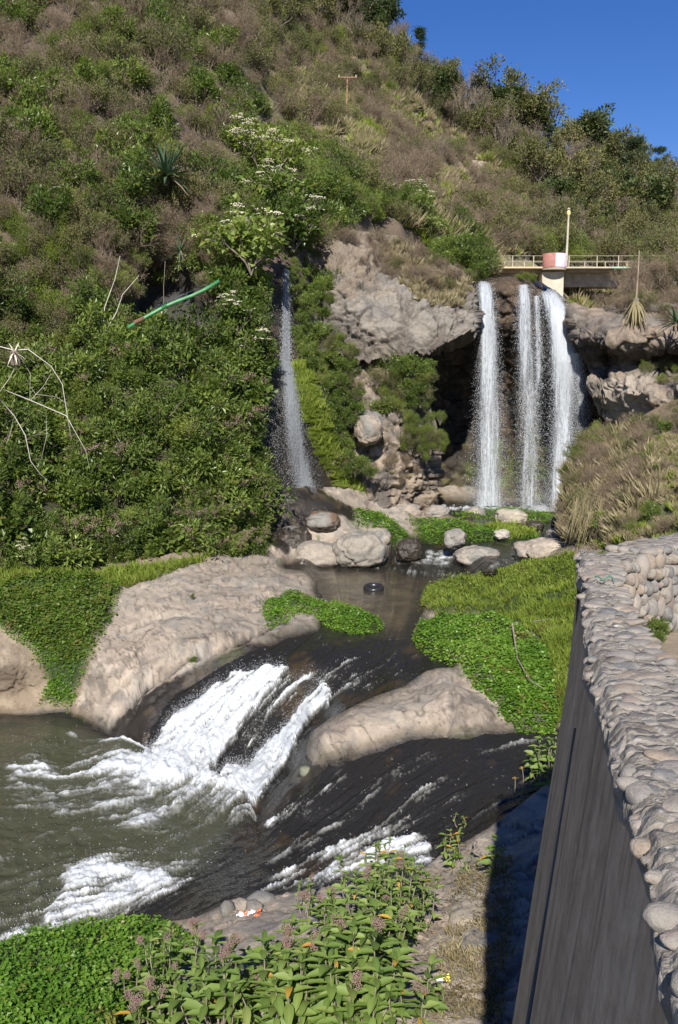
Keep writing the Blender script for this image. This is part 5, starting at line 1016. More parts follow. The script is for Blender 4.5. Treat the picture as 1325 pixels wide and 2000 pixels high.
# ------------------------------------------------------------ watercress, river grass
def carpet(name, poly, n, L, mat, label, cat, hmax=.08, look=LA, W=.85, grassy=False):
    q = sample(poly, n); q = q + rng.normal(0, 1, q.shape) * [7, 3] * (rng.random((n, 1)) < .3); keep_ = vn(np.stack([q[:, 0] / 26, q[:, 1] / 15, 0 * q[:, 0]], -1), 44) + .35 * rng.random(n) > .30; q = q[keep_]; n = len(q); P = look(q[:, 0], q[:, 1]); h = rng.random(n) ** 1.3; cl = .25 + 1.6 * vn(P * 2.6, 17) ** 1.5; P = P + np.stack([rng.normal(0, .02, n), rng.normal(0, .02, n), hmax * h * cl], -1)
    if grassy: a = rng.random(n) * 6.28; wv = fbm(P * .8, 2, 31) * 3; A = np.stack([.55 * np.cos(a) - .25, .4 * np.sin(a) - .3 + .2 * wv, .8 + 0 * a], -1); N = unit(np.cross(A, rng.normal(0, 1, (n, 3)))); V, f, lv = leafmesh(P, A, N, L * rng.uniform(.5, 1.25, n), W, .1, .3)
    else: A = unit(rng.normal(0, 1, (n, 3)) * [1, 1, .35] + [0, 0, .1]); N = unit(np.array([0, -.12, 1.]) + rng.normal(0, .38, (n, 3))); l = L * rng.uniform(.6, 1.25, n); V, f, lv = leafmesh(P, A, N, l, l * W, .12, .08)
    hue = np.clip(.5 * lv + .5 * np.repeat(np.clip(.5 + 1.3 * fbm(P * .9, 4, 33), 0, 1), 4), 0, .95); hue = np.where(np.repeat((rng.random(n) < .04) | (fbm(P * 2.2, 3, 37) > .42), 4), .99, hue)
    return tag(link(name, mesh(name, V, f, M[mat], {'lv': hue}, smooth=False)), label, cat, kind='stuff')
carpet('watercress', CRESS['island'], 9000, .058, 'cress', 'cushion of watercress on the slab edge in the middle of the stream', 'watercress')
carpet('watercress', CRESS['right'], 26000, .065, 'cress', 'large dark green watercress bed along the right side of the stream', 'watercress', .10)
carpet('watercress', CRESS['left'], 15000, .060, 'cress', 'green creeping plants covering the left bank between the pale rocks', 'ground cover', .12)
carpet('bank_weeds', [(-60,1165),(0,1160),(100,1140),(200,1148),(232,1158),(205,1225),(180,1270),(165,1300),(130,1330),(70,1270),(0,1240),(-60,1240)], 7000, .085, 'leafB', 'taller yellow-green weeds growing through the left bank ground cover', 'weeds', .20)
carpet('watercress', CRESS['front'], 22000, .055, 'cress', 'bright watercress carpet in the lower left corner by the pool', 'watercress', .13)
carpet('watercress', CRESS['far_a'], 2600, .075, 'cress', 'watercress tongue hanging over the rocks left of the rapid', 'watercress')
carpet('watercress', CRESS['far_b'], 4200, .08, 'cress', 'watercress bed among the boulders below the main falls', 'watercress')
carpet('watercress', CRESS['far_c'], 2600, .08, 'cress', 'thin watercress strip at the very foot of the main falls', 'watercress')
carpet('river_grass', GRASSR, 46000, .16, 'grass', 'bright green and yellowish grass on the right bank by the wall', 'grass', .02, W=.009, grassy=True)
carpet('river_grass', [(820,1195),(830,1150),(880,1130),(960,1120),(1010,1105),(1120,1095),(1120,1160),(960,1165),(880,1180)], 5000, .06, 'leafB', 'leafy low plants at the far edge of the right bank grass', 'ground cover', .22)
carpet('river_grass', [(-60,1130),(200,1125),(420,1090),(300,1135),(245,1150),(100,1145),(-60,1165)], 6000, .26, 'grass', 'strip of fresh grass along the top of the left pale slab', 'grass', .02, W=.012, grassy=True)
carpet('river_grass', [(950,1040),(1010,1030),(1050,1048),(1000,1052)], 900, .28, 'grass', 'tall grass sprouting in the far cress bed', 'grass', .02, W=.016, grassy=True)
carpet('bank_grass', [(900,1700),(1000,1680),(1010,1800),(980,2020),(840,2020),(860,1880)], 3800, .10, 'straw', 'dry trampled grass on the near bank beside the wall shadow', 'grass', .01, W=.007, grassy=True)
# ============================================================ BRIDGE, LAMP, POLES
M['conc'] = mat_simple('weathered_concrete', (.30, .25, .19), .9, 9, .02, .35, sc=2.2)
M['concpale'] = mat_simple('pale_concrete', (.46, .41, .32), .9, 9, .015, .22, sc=1.6)
M['rail'] = mat_simple('cream_rail_paint', (.36, .32, .23), .7, None, 0, .2)
M['pinkred'] = mat_simple('faded_brick_red_paint', (.30, .135, .11), .8, 12, .01, .25, sc=3)
M['lilac'] = mat_simple('faded_lilac_paint', (.52, .41, .50), .8, 12, .01, .18, sc=3)
M['orange'] = mat_simple('faded_orange_paint', (.55, .38, .24), .8, None, 0, .2)
M['greenp'] = mat_simple('pale_green_paint', (.28, .40, .30), .8, None, 0, .2)
BD = 62.0
def bp(px, py, dd=0): a = at(px, py, BD + dd); return a
zt = bp(1100, 521)[2]; x0b = bp(930, 521)[0]; x1b = bp(1305, 521)[0]
bridge = empty('bridge', (0, 0, 0), label='low concrete footbridge with cream railings crossing above the main waterfall', cat='bridge')
xm0, xm1 = bp(1060, 521)[0], bp(1106, 521)[0]; xg = bp(1195, 521)[0]
boxobj('deck', [((x0b + x1b) / 2, BD + 1.6, zt - .05, x1b - x0b, 3.2, .10)], M['conc'], bridge, .01); boxobj('deck_slab', [((x0b + x1b) / 2, BD + 1.9, zt - .172, x1b - x0b, 2.6, .14)], M['conc'], bridge, .01)
boxobj('deck_edge', [((x0b + xm0) / 2, BD - .03, zt - .045, xm0 - x0b, .06, .09)], M['orange'], bridge, 0, ); boxobj('deck_edge', [((xm1 + xg) / 2, BD - .03, zt - .045, xg - xm1, .06, .09)], M['rail'], bridge, 0)
boxobj('deck_edge', [((xg + x1b) / 2 + .002, BD - .03, zt - .045, x1b - xg, .06, .09)], M['greenp'], bridge, 0)['label'] = 'pale green painted end of the deck edge'
zg = bp(1150, 556)[2]
boxobj('girder', [((x0b + xm0) / 2, BD + 1.5, (zt - .24 + zg) / 2, xm0 - x0b, .35, zt - .24 - zg)], M['conc'], bridge, .02)
boxobj('girder', [((xm1 + x1b) / 2, BD + 1.5, (zt - .24 + zg) / 2, x1b - xm1, .35, zt - .24 - zg)], M['conc'], bridge, .02)
boxobj('girder', [((xm1 + x1b) / 2, BD + 2.6, (zt - .24 + zg) / 2, x1b - xm1, .35, zt - .24 - zg)], M['conc'], bridge, .02)
zp = bp(1085, 585)[2]
boxobj('pier', [((xm0 + xm1) / 2 - .02, BD + 1.15, (zt - .25 + zp) / 2, xm1 - xm0 - .1, 1.9, zt - .25 - zp)], M['concpale'], bridge, .04)
# rounded balcony on the pier, one half red, one half lilac
cxb = (xm0 + xm1) / 2; rb = (xm1 - xm0) / 2; z0_, z1_ = bp(1080, 523)[2], bp(1080, 496)[2]
def halfdrum(a0, a1, mat, lab):
    a = np.linspace(a0, a1, 14); V = []; 
    for r_, zz in ((rb, z0_), (rb, z1_), (rb - .12, z1_), (rb - .12, z0_)): V.append(np.stack([cxb + r_ * np.cos(a), BD - .02 - .8 * r_ * np.sin(a), 0 * a + zz], -1))
    V = np.stack(V, 0); V = np.concatenate([V, V[:1]], 0); o = link('balcony_panel', mesh('balcony_panel', V.reshape(-1, 3), grid_faces(5, 14), mat), bridge); o['label'] = lab
halfdrum(pi, pi * .52, M['pinkred'], 'faded brick red half of the balcony front'); halfdrum(pi * .52, 0, M['lilac'], 'faded lilac half of the balcony front')
a = np.linspace(0, pi, 16); V = np.concatenate([[[cxb, BD, z0_ - .02]], np.stack([cxb + rb * np.cos(a), BD - .8 * rb * np.sin(a), 0 * a + z0_ - .02], -1)]); V2 = V - [0, 0, .12]
f = np.array([[0, i, i + 1] for i in range(1, 16)]); link('balcony_floor', mesh('balcony_floor', np.concatenate([V, V2]), [np.concatenate([f, f[:, ::-1] + 17]), np.array([[i, i + 1, i + 18, i + 17] for i in range(1, 16)])], M['conc'], smooth=False), bridge)
zr = bp(1100, 499.5)[2]; zr2 = bp(1100, 510)[2]
for xa, xb, ya in ((x0b, xm0, 0), (xm1, x1b, 0), (x0b, x1b, 3.1)):
    for zz in (zr, zr2): tube('rail', [(xa, BD + .06 + ya, zz), (xb, BD + .06 + ya, zz)], .02, M['rail'], bridge, 6)
for px_ in (945, 975, 1002, 1043, 1112, 1167, 1209, 1254, 1298):
    x = bp(px_, 510)[0]
    for ya in ((0, 3.1) if not 1060 < px_ < 1105 else (3.1,)): boxobj('post', [(x, BD + .06 + ya, (zt + zr) / 2, .05, .05, zr - zt)], M['rail'], bridge, 0)
lp = empty('street_lamp', tuple(bp(1106, 521, .5)), label='slender cream lamp post leaning slightly on the bridge balcony', cat='lamp post')
L0 = np.array(lp.location); top = bp(1111, 420, .5) - L0; M['lampg'] = mat_simple('yellowed_lamp_glass', (.6, .47, .2), .3, None, 0, .1)
tube('pole', [(0, 0, 0), tuple(top * .5), tuple(top)], [.085, .07, .05], M['rail'], lp, 10); tube('lamp_head', [tuple(top), tuple(top + [0, 0, .08]), tuple(top + [0, 0, .2]), tuple(top + [0, 0, .32])], [.07, .13, .11, .04], M['lampg'], lp, 10)
tube('lamp_cap', [tuple(top + [0, 0, .32]), tuple(top + [0, 0, .36]), tuple(top + [0, 0, .43])], [.12, .09, .02], M['rail'], lp, 10)
up = empty('utility_pole', tuple(at(676, 246, 76)), label='rusty power pole with one crossarm on the grassy slope', cat='utility pole'); U0 = np.array(up.location); M['rust'] = mat_simple('rusty_brown_wood', (.20, .11, .07), .8, None, 0, .3)
ut = at(679, 150, 76) - U0; tube('pole', [(0, 0, -1), tuple(ut)], [.07, .05], M['rust'], up, 8)
boxobj('crossarm', [(ut[0], -.05, ut[2] - .06, 1.35, .09, .09)], M['rust'], up, .01)
for dx in (-.6, .6): tube('brace', [(ut[0] + dx * .6, -.05, ut[2] - .08), (ut[0], -.05, ut[2] - .55)], .015, M['rust'], up, 5); tube('insulator', [(ut[0] + dx, -.05, ut[2] - .02), (ut[0] + dx, -.05, ut[2] + .12)], .03, M['concpale'], up, 6)
# green water pipe hanging over the side gully, with its wire
M['pipe'] = mat_simple('faded_green_pipe', (.055, .20, .075), .45, None, 0, .25, sc=3); M['hose'] = mat_simple('blue_black_hose', (.018, .036, .065), .4, None, 0, .2)
gp = empty('water_pipe', tuple(at(262, 632, 33)), label='green plastic water pipe sloping up through the bushes of the left bank', cat='pipe'); G0 = np.array(gp.location)
def pl(lst): return [tuple(at(x, y, d) - G0) for x, y, d in lst]
tube('pipe', pl([(250,640,33),(275,625,33.1),(320,600,33.3),(345,589,33.4),(375,578,33.5),(400,566,33.6),(428,549,33.8)]), .062, M['pipe'], gp, 10)
tube('sleeve', pl([(262,631,33.02),(282,621,33.12)]), .07, M['rust'], gp, 10, label='rusty orange sleeve at the lower end'); tube('sleeve', pl([(316,602,33.28),(326,597,33.33)]), .071, M['pipe'], gp, 10)
tube('wire', pl([(320,598,33.3),(320,560,33.3),(323,510,33.4)]), .008, M['twig'], gp, 5); tube('cable', pl([(290,608,33.1),(330,588,33.3),(360,575,33.4),(410,553,33.6)]), .012, M['hose'], gp, 5)
# half sunk tyre
M['rubber'] = mat_simple('wet_black_rubber', (.02, .02, .022), .3, None, 0, .2)
A_ = np.linspace(0, 2 * pi, 33); cr = [( .30, .0), (.31, .05), (.27, .10), (.2, .09), (.185, .0), (.2, -.09), (.27, -.1), (.31, -.05), (.30, 0)]
V = np.array([[(r_ * cos(t), r_ * sin(t), h_ + (.006 if (i % 2 and j in (1, 7)) else 0)) for j, (r_, h_) in enumerate(cr)] for i, t in enumerate(A_)])
tyre = link('tyre', mesh('tyre', V.reshape(-1, 3), grid_faces(33, 9), M['rubber']), loc=onz(730, 1150, -5.96), rot=(.12, -.05, .3)); tag(tyre, 'old black tyre half sunk in the calm upper pool', 'tyre')
# ============================================================ STONE WALL ON THE RIGHT
ZT = -1.4
Ledge = [(1129,1078),(1136,1110),(1140,1150),(1142,1200),(1148,1270),(1162,1335),(1192,1420),(1216,1500),(1243,1605),(1274,1700),(1300,1830),(1328,1970),(1376,2160),(1480,2560)]
Redge = [(1204,1098),(1206,1125),(1213,1150),(1226,1185),(1246,1225),(1282,1268),(1336,1315),(1392,1390),(1465,1480),(1555,1600),(1650,1720),(1780,1880),(1920,2060),(2230,2450)]
EL = np.array([onz(x, y, ZT) for x, y in Ledge]); ER = np.array([onz(x, y, ZT) for x, y in Redge])
def resamp(P, n):
    s = np.r_[0, np.cumsum(np.linalg.norm(np.diff(P, axis=0), axis=1))]; t = np.linspace(0, s[-1], n); return np.stack([np.interp(t, s, P[:, k]) for k in range(3)], -1)
NWL = 520
L_ = resamp(EL, NWL); R_ = resamp(ER, NWL)
back = np.array([-.35, -3.2, 0.]); tl = np.linspace(0, 1, 50)[1:, None]
L_ = np.concatenate([L_, L_[-1:] + tl * back]); R_ = np.concatenate([R_, R_[-1:] + tl * back])
def smooth1(P, k=9):
    Q = np.pad(P, ((k, k), (0, 0)), 'edge'); w = np.ones(2 * k + 1) / (2 * k + 1); return np.stack([np.convolve(Q[:, j], w, 'valid') for j in range(3)], -1)
L_ = smooth1(L_, 5); R_ = smooth1(R_, 5); L_ = np.concatenate([L_[:1] + [.05, .28, 0], L_[:1] + [.03, .14, 0], L_]); R_ = np.concatenate([R_[:1] + [.05, .34, 0], R_[:1] + [.03, .17, 0], R_])
wall = empty('stone_wall', tuple(L_[len(L_) // 2] * [1, 1, 0] + [0, 0, -7]), label='long rubble stone parapet wall beside the path, its river face in deep shade', cat='wall'); W0 = np.array(wall.location)
# mortar bed on top: cross profile with ragged overhanging edges
nu = 64; u = np.linspace(0, 1, nu); n_ = len(L_)
Xt = L_[:, None] * (1 - u)[None, :, None] + R_[:, None] * u[None, :, None]
ww = np.linalg.norm(R_ - L_, axis=1)[:, None]
drp = np.maximum(sst(.09 - u * ww, 0, .09), sst(.07 - (1 - u) * ww, 0, .07)); Xt[..., 2] -= .06 * drp ** 2
Xt[..., 2] += .010 * fbm(Xt * 7, 4, 700) + .009 * fbm(Xt * 26, 4, 702, .65) - .004 - .007 * (1 - sst(worley(Xt * 8.5, 704)[1] - worley(Xt * 8.5, 704)[0], 0, .2))
lip = Xt[:, :1] + np.stack([.035 * fbm(Xt[:, :1] * 6, 3, 705) + .02 * fbm(Xt[:, :1] * 17, 2, 706), 0 * Xt[:, :1, 0], 0 * Xt[:, :1, 0]], -1)
def colr(off, z): return lip + np.array([off, 0, z])
side = np.concatenate([colr(.10, -.26), colr(.05, -.19), colr(.02, -.13), colr(0, -.07)], 1); side[..., 0] += .03 * fbm(side * 9, 3, 710)
rside = np.concatenate([Xt[:, -1:] + [.02, 0, -.06], Xt[:, -1:] + [.03, 0, -.15]], 1)
Xcap = np.concatenate([side, lip, Xt[:, 1:], rside], 1)
def mat_mortar():
    m, n = nodes('rough_mortar'); b = NB(n); p = bsdf(b); co = b.obj(); a = b.noise(co, 3, 7, .7).outputs[0]; c = b.noise(co, 22, 6, .75).outputs[0]; d = b.noise(co, 60, 3, .7).outputs[0]
    col = b.ramp(a, [(.3, (.15, .128, .10)), (.5, (.27, .24, .20)), (.7, (.36, .325, .28))]).outputs[0]
    v = b.N('ShaderNodeTexVoronoi', feature='DISTANCE_TO_EDGE'); v.inputs['Scale'].default_value = 9; b.L(b.mix(co, b.noise(co, 8, 3).outputs[1], .06), v.inputs['Vector'])
    col = b.mix(col, (.55, .53, .50), b.ramp(c, [(.57, 0), (.66, .9)]).outputs[0]); col = b.mix(col, (.11, .10, .09), b.ramp(d, [(.3, .7), (.42, 0)]).outputs[0]); b.L(col, p.inputs['Base Color']); p.inputs['Roughness'].default_value = .95
    h = b.math('ADD', b.math('ADD', b.math('MULTIPLY', c, .7), b.math('MULTIPLY', d, .4)), b.math('MULTIPLY', b.ramp(v.outputs[0], [(0, 0), (.25, 1)]).outputs[0], .9)); b.L(b.bump(h, .03, .9), p.inputs['Normal']); return m
M['mortar'] = mat_mortar()
link('mortar_cap', mesh('mortar_cap', Xcap.reshape(-1, 3) - W0, grid_faces(*Xcap.shape[:2]), M['mortar']), wall)
# river face, battered, board marks and drip streaks; the end returns towards the right along the second wall
def mat_face():
    m, n = nodes('streaked_concrete_face'); b = NB(n); p = bsdf(b); uv = b.attr('fuv').outputs['Vector']; mp = b.N('ShaderNodeMapping'); mp.inputs['Scale'].default_value = (2.6, .16, 1); b.L(uv, mp.inputs[0])
    a = b.noise(mp.outputs[0], 1.0, 8, .7, .3).outputs[0]; mp2 = b.N('ShaderNodeMapping'); mp2.inputs['Scale'].default_value = (8, .4, 1); b.L(uv, mp2.inputs[0]); c = b.noise(mp2.outputs[0], 1, 5, .7).outputs[0]; g = b.noise(b.obj(), 6, 6, .7).outputs[0]
    col = b.ramp(b.math('ADD', b.math('MULTIPLY', a, .5), b.math('MULTIPLY', g, .5)), [(.36, (.32, .21, .125)), (.5, (.50, .345, .21)), (.62, (.66, .48, .31))]).outputs[0]
    col = b.mix(col, (.08, .065, .05), b.ramp(c, [(.52, 0), (.68, .7)]).outputs[0]); b.L(col, p.inputs['Base Color']); p.inputs['Roughness'].default_value = .9
    b.L(b.bump(b.math('ADD', c, g), .03, .8), p.inputs['Normal']); return m
M['face'] = mat_face()
zz = np.linspace(0, 1, 60); end = L_[0]; ret = np.array([2.6, .9, 0]);   # return direction
plan = np.concatenate([(end + ret)[None], end[None] + ret * np.linspace(.8, .05, 8)[:, None], L_]); nn = len(plan)
batter = np.where(np.arange(nn) < 9, 0, 1.)
Xf = plan[:, None] + np.zeros((1, 60, 1)); Xf = np.repeat(plan[:, None], 60, 1); dpt = .16 + zz * 5.9
Xf[..., 2] = ZT - dpt; fl_ = .125 * dpt; off = np.array([-.98, .19, 0]); cof = np.clip(np.arange(nn) - 6, 0, 6) / 6.
Xf += (fl_[None, :, None] * cof[:, None, None]) * off + np.array([.09, 0, 0]) * cof[:, None, None]
Xf += np.array([0, 1, 0]) * ((1 - cof)[:, None, None] * fl_[None, :, None] * .8)
sl_ = np.r_[0, np.cumsum(np.linalg.norm(np.diff(plan, axis=0), axis=1))]
colw = fbm(np.stack([sl_ * 2.5, 0 * sl_, 0 * sl_], -1), 3, 720); Xf[..., 0] += .015 * colw[:, None] * cof[:, None] + .012 * fbm(Xf * np.array([2, 2, .5]), 3, 722)
fuv = np.stack([np.repeat(sl_[:, None], 60, 1), Xf[..., 2], 0 * Xf[..., 2]], -1)
link('river_face', mesh('river_face', Xf.reshape(-1, 3) - W0, grid_faces(nn, 60), M['face'], {'fuv': fuv.reshape(-1, 3)}), wall)
# body behind the cap on the path side
Xi = np.stack([R_ + [-.02, 0, -.10], R_ + [0.0, 0, -.75]], 1); link('path_face', mesh('path_face', Xi.reshape(-1, 3) - W0, grid_faces(n_, 2), M['mortar']), wall)
# stones
STC = [(.25, .215, .18), (.20, .185, .17), (.27, .215, .165), (.22, .20, .18), (.15, .148, .145), (.30, .26, .22), (.245, .19, .165)]
def mat_cobble(name, col):
    m, n = nodes(name); b = NB(n); p = bsdf(b); co = b.N('ShaderNodeNewGeometry').outputs['Position']; a = b.noise(co, 7, 7, .7, .5).outputs[0]; c = b.noise(co, 34, 5, .75).outputs[0]; d = b.noise(co, 90, 3, .7).outputs[0]
    cc = b.mix(tuple(x * .72 for x in col), tuple(x * 1.15 for x in col), b.ramp(c, [(.3, 0), (.7, 1)]).outputs[0]); cc = b.mix(cc, (.25, .225, .195), b.ramp(a, [(.46, 0), (.56, .9)]).outputs[0])
    cc = b.mix(cc, (.60, .58, .55), b.ramp(c, [(.66, 0), (.74, .7)]).outputs[0]); cc = b.mix(cc, (.10, .09, .08), b.ramp(d, [(.28, .6), (.38, 0)]).outputs[0]); b.L(cc, p.inputs['Base Color']); p.inputs['Roughness'].default_value = .92
    b.L(b.bump(b.math('ADD', b.math('MULTIPLY', c, .8), b.math('MULTIPLY', d, .5)), .012, .9), p.inputs['Normal']); return m
SM = [mat_cobble('river_cobble_%s' % nm, c) for nm, c in zip(('sand', 'grey', 'ochre', 'buff', 'slate', 'cream', 'rose'), STC)]
stone_me = []
for k in range(28):
    V, f = ICO[3]; s = k * 7.1; V = V * (1 + .25 * fbm(V * 1.2 + s, 3, k) + .05 * fbm(V * 5 + s, 3, k))[:, None]; V = np.sign(V) * np.abs(V) ** rnd.uniform(.75, 1.05)
    stone_me.append(mesh('stone', V, f, SM[k % 7]))
placed = []; cnt = 0; stuffV, stuffF, so_ = [], [], 0
sarc = np.r_[0, np.cumsum(np.linalg.norm(np.diff((L_ + R_) / 2, axis=0), axis=1))]
vis_end = sarc[NWL - 60]; cells = []
s_ = .05
while s_ < vis_end:
    i = int(np.searchsorted(sarc, s_)); wdt = float(np.linalg.norm(R_[i] - L_[i])); k = max(2, int(wdt / .125)); row = rnd.uniform(.095, .13)
    for j in range(k + 1):
        uu = (j + rnd.uniform(-.28, .28)) / k
        if 0.12 < uu < 0.88 and rnd.random() < .38: continue
        cells.append((s_ + rnd.uniform(-.035, .035), min(1.0, max(0, uu)), row, j == 0))
    s_ += row
rnd.shuffle(cells); cells = cells[:]
print('stones', len(cells))
def put_stone(P, sx, sy, sz, rot, parent, base):
    global cnt; cnt += 1
    o = link('stone', rnd.choice(stone_me), parent, P - base, rot, (sx, sy, sz)); return o
big = sorted(cells, key=lambda c: -c[0]); lim = 296
stuffcells = big[lim:] if len(big) > lim else []; SI = ICO[1]
ang_w = math.atan2(.19, .98)
for q, (s_, uu, row, edge) in enumerate(big):
    i = min(n_ - 1, int(np.searchsorted(sarc, s_))); P = L_[i] * (1 - uu) + R_[i] * uu; e = row * rnd.uniform(.40, .62); f_ = rnd.uniform(.8, 1.6)
    zo = rnd.uniform(-.022, .0); P = P + [0, 0, zo * .6 - e * .24]
    if edge: P = P + [rnd.uniform(.02, .06), 0, rnd.uniform(-.08, -.01)]; e *= .72
    if q < lim: put_stone(P, e * f_, e, e * rnd.uniform(.34, .48) * (1.7 if edge else 1), (rnd.uniform(-.25, .25), rnd.uniform(-.25, .25), rnd.uniform(-.6, .6)), wall, W0)
    else:
        V, f = ICO[2]; a = rnd.uniform(-.6, .6); V = V * (1 + .2 * fbm(V * 1.2 + q, 2, q % 90))[:, None] * [e * f_, e, e * .6]; V = np.stack([V[:, 0] * cos(a) - V[:, 1] * sin(a), V[:, 0] * sin(a) + V[:, 1] * cos(a), V[:, 2]], -1) + P - W0
        stuffV.append(V); stuffF.append(f + so_); so_ += len(V)
if stuffV:
    nf = [len(f) for f in stuffF]; mi = np.concatenate([np.full(n0, rnd.randrange(7)) for n0 in nf])
    tag(link('small_stones', mesh('small_stones', np.concatenate(stuffV), np.concatenate(stuffF), SM, midx=mi), wall), kind='stuff')
# rugged stones hanging under the river-side lip of the cap
for s_ in np.arange(.5, vis_end, .16):
    pass
# second wall: runs off to the right, its path side faces us
w2 = empty('stone_wall', tuple(L_[0] * [1, 1, 0] + [1, 0, -3]), label='cross wall of stacked round cobbles closing the far end of the path', cat='wall'); B0 = np.array(w2.location)
cA2 = onz(1129, 1078, ZT); cB2 = onz(1330, 1041, ZT + .0); dir2 = (cB2 - cA2) / np.linalg.norm(cB2 - cA2); nrm = np.array([dir2[1], -dir2[0], 0]); Lw = 3.6; tw = .40
fr0 = onz(1204, 1098, ZT); f0 = cA2 + dir2 * .2 + nrm * tw
gr = np.linspace(.0, Lw, 90)[:, None]; cap2 = []
for v_ in (0, .03, .1, .2, .3, .37, tw): cap2.append(cA2 + dir2 * gr + nrm * v_ + [0, 0, -.03 * (v_ in (0, tw)) + .01])
cap2 = [cA2 + dir2 * gr + [0, 0, -1.2]] + cap2 + [cA2 + dir2 * gr + nrm * (tw - .03) + [0, 0, -.12], cA2 + dir2 * gr + nrm * (tw - .05) + [0, 0, -1.2]]
X2 = np.stack(cap2, 1); X2[..., 2] -= (.055 * (1 - sst(gr, .38, .6))); X2 += .02 * fbm(X2 * 6, 3, 740)[..., None]
link('mortar_bed', mesh('mortar_bed', X2.reshape(-1, 3) - B0, grid_faces(*X2.shape[:2]), M['mortar']), w2)
for row in range(7):
    z = ZT - .10 - row * .095; t_ = .06 + .05 * (row % 2)
    while t_ < Lw - .1:
        e = rnd.choice((.038, .05, .06, .085))
        if row >= 5 and rnd.random() < .35: t_ += e * 2; continue
        put_stone(cA2 + dir2 * t_ + nrm * (tw - .005 + rnd.uniform(-.015, .02)) + [0, 0, z - ZT + rnd.uniform(-.015, .015)], e * .85, .07, e * rnd.uniform(.95, 1.35), (rnd.uniform(-.2, .2), rnd.uniform(-.3, .3), math.atan2(dir2[1], dir2[0])), w2, B0); t_ += e * 1.7
for t_ in np.arange(.5, Lw, .13):
    for v_ in (.03, .13, .24, .35):
        e = rnd.uniform(.045, .07); put_stone(cA2 + dir2 * (t_ + rnd.uniform(-.03, .03)) + nrm * v_ + [0, 0, -.02], e * 1.2, e, e * .6, (0, 0, rnd.uniform(-1, 1)), w2, B0)
# path behind the wall: concrete slab and a dirt margin
PZ = ZT - .72
def flat(name, pts, z, mat, kind='structure', n=40, amp=.01, col=(.3, .24, .17)):
    P = np.array(pts, float); a, b_ = np.meshgrid(np.linspace(0, 1, n), np.linspace(0, 1, n)); X = (P[0] * (1 - a[..., None]) + P[1] * a[..., None]) * (1 - b_[..., None]) + (P[3] * (1 - a[..., None]) + P[2] * a[..., None]) * b_[..., None]
    X = np.concatenate([X, np.full(X.shape[:2] + (1,), z)], -1); X[..., 2] += amp * fbm(X * 3, 3, 760); C = np.array(col) * (1 + .3 * fbm(X * 3, 4, 765)[..., None])
    return tag(link(name, mesh(name, X.reshape(-1, 3), grid_faces(n, n), mat, {'wet': np.zeros(n * n)}, np.clip(C, 0, 1).reshape(-1, 3))), kind=kind)
flat('path_margin', [(2.0, 7.1), (6, 7.6), (6, 10.2), (2.25, 8.9)], PZ - .03, M['rock'], amp=.03)
flat('path', [(-.2 + .95, -4), (8, -4), (8, 7.72), (2.0, 7.2)], PZ, M['concpale'], amp=0)
# ============================================================ FOREGROUND SHRUBS: EVERY LEAF ITS OWN PIECE
M['leafF'] = mat_leaf('felted_green_leaf', (.075, .13, .028), (.165, .235, .055), (.27, .31, .10), .28, .55, .45)
M['leafY'] = mat_leaf('yellowed_leaf', (.42, .25, .04), (.5, .33, .06), (.45, .2, .05), .3, .6)
def bigleaf(seed, L=1.0, W=.34, mat='leafF'):
    r = np.random.default_rng(seed); nS = 7; V = []; dr = r.uniform(.1, .34); tw = r.normal(0, .12)
    for k in range(nS):
        t = k / (nS - 1); w = W * (sin(pi * min(1, t ** .85)) ** .8 if 0 < t < 1 else .02) * .5 + .004; z = .16 * t - dr * t * t; wv = .02 * sin(t * 17 + seed)
        for s_ in (-1, -.5, 0, .5, 1): V.append([t * L, s_ * w, (z + abs(s_) * w * .42 + (wv if abs(s_) == 1 else 0) + s_ * w * tw * 2) * L])
    return mesh('leaf', np.array(V), grid_faces(nS, 5), M[mat], {'lv': np.clip(np.tile([0, .02, .16, .0, .05], nS) + r.random() * .8, 0, .94)}, smooth=True)
BL = [bigleaf(k, 1.0, .30 + .03 * (k % 4)) for k in range(16)]; BY = [bigleaf(40 + k, 1.0, .3, 'leafY') for k in range(3)]
oc = np.array([[1,0,0],[-1,0,0],[0,1,0],[0,-1,0],[0,0,1],[0,0,-1.]]); of = np.array([[0,2,4],[2,1,4],[1,3,4],[3,0,4],[2,0,5],[1,2,5],[3,1,5],[0,3,5]])
def blossom(seed):
    r = np.random.default_rng(seed); V, Fq = [], []
    for k in range(150):
        v = unit(r.normal(0, 1, 3)); q = v * r.random() ** .4 * [1, 1, 1.3]; V.append(oc * r.uniform(.05, .11) + q * .8); Fq.append(of + 6 * k)
    return mesh('blossom', np.concatenate(V), np.concatenate(Fq), M['mauve'])
BB = [blossom(k) for k in range(4)]
from mathutils import Vector, Matrix
def frame_rot(x, up):
    x = Vector(x).normalized(); z = Vector(up); y = z.cross(x)
    if y.length < 1e-4: y = Vector((0, 1, 0)).cross(x)
    y.normalize(); z = x.cross(y); return Matrix((x, y, z)).transposed().to_euler()
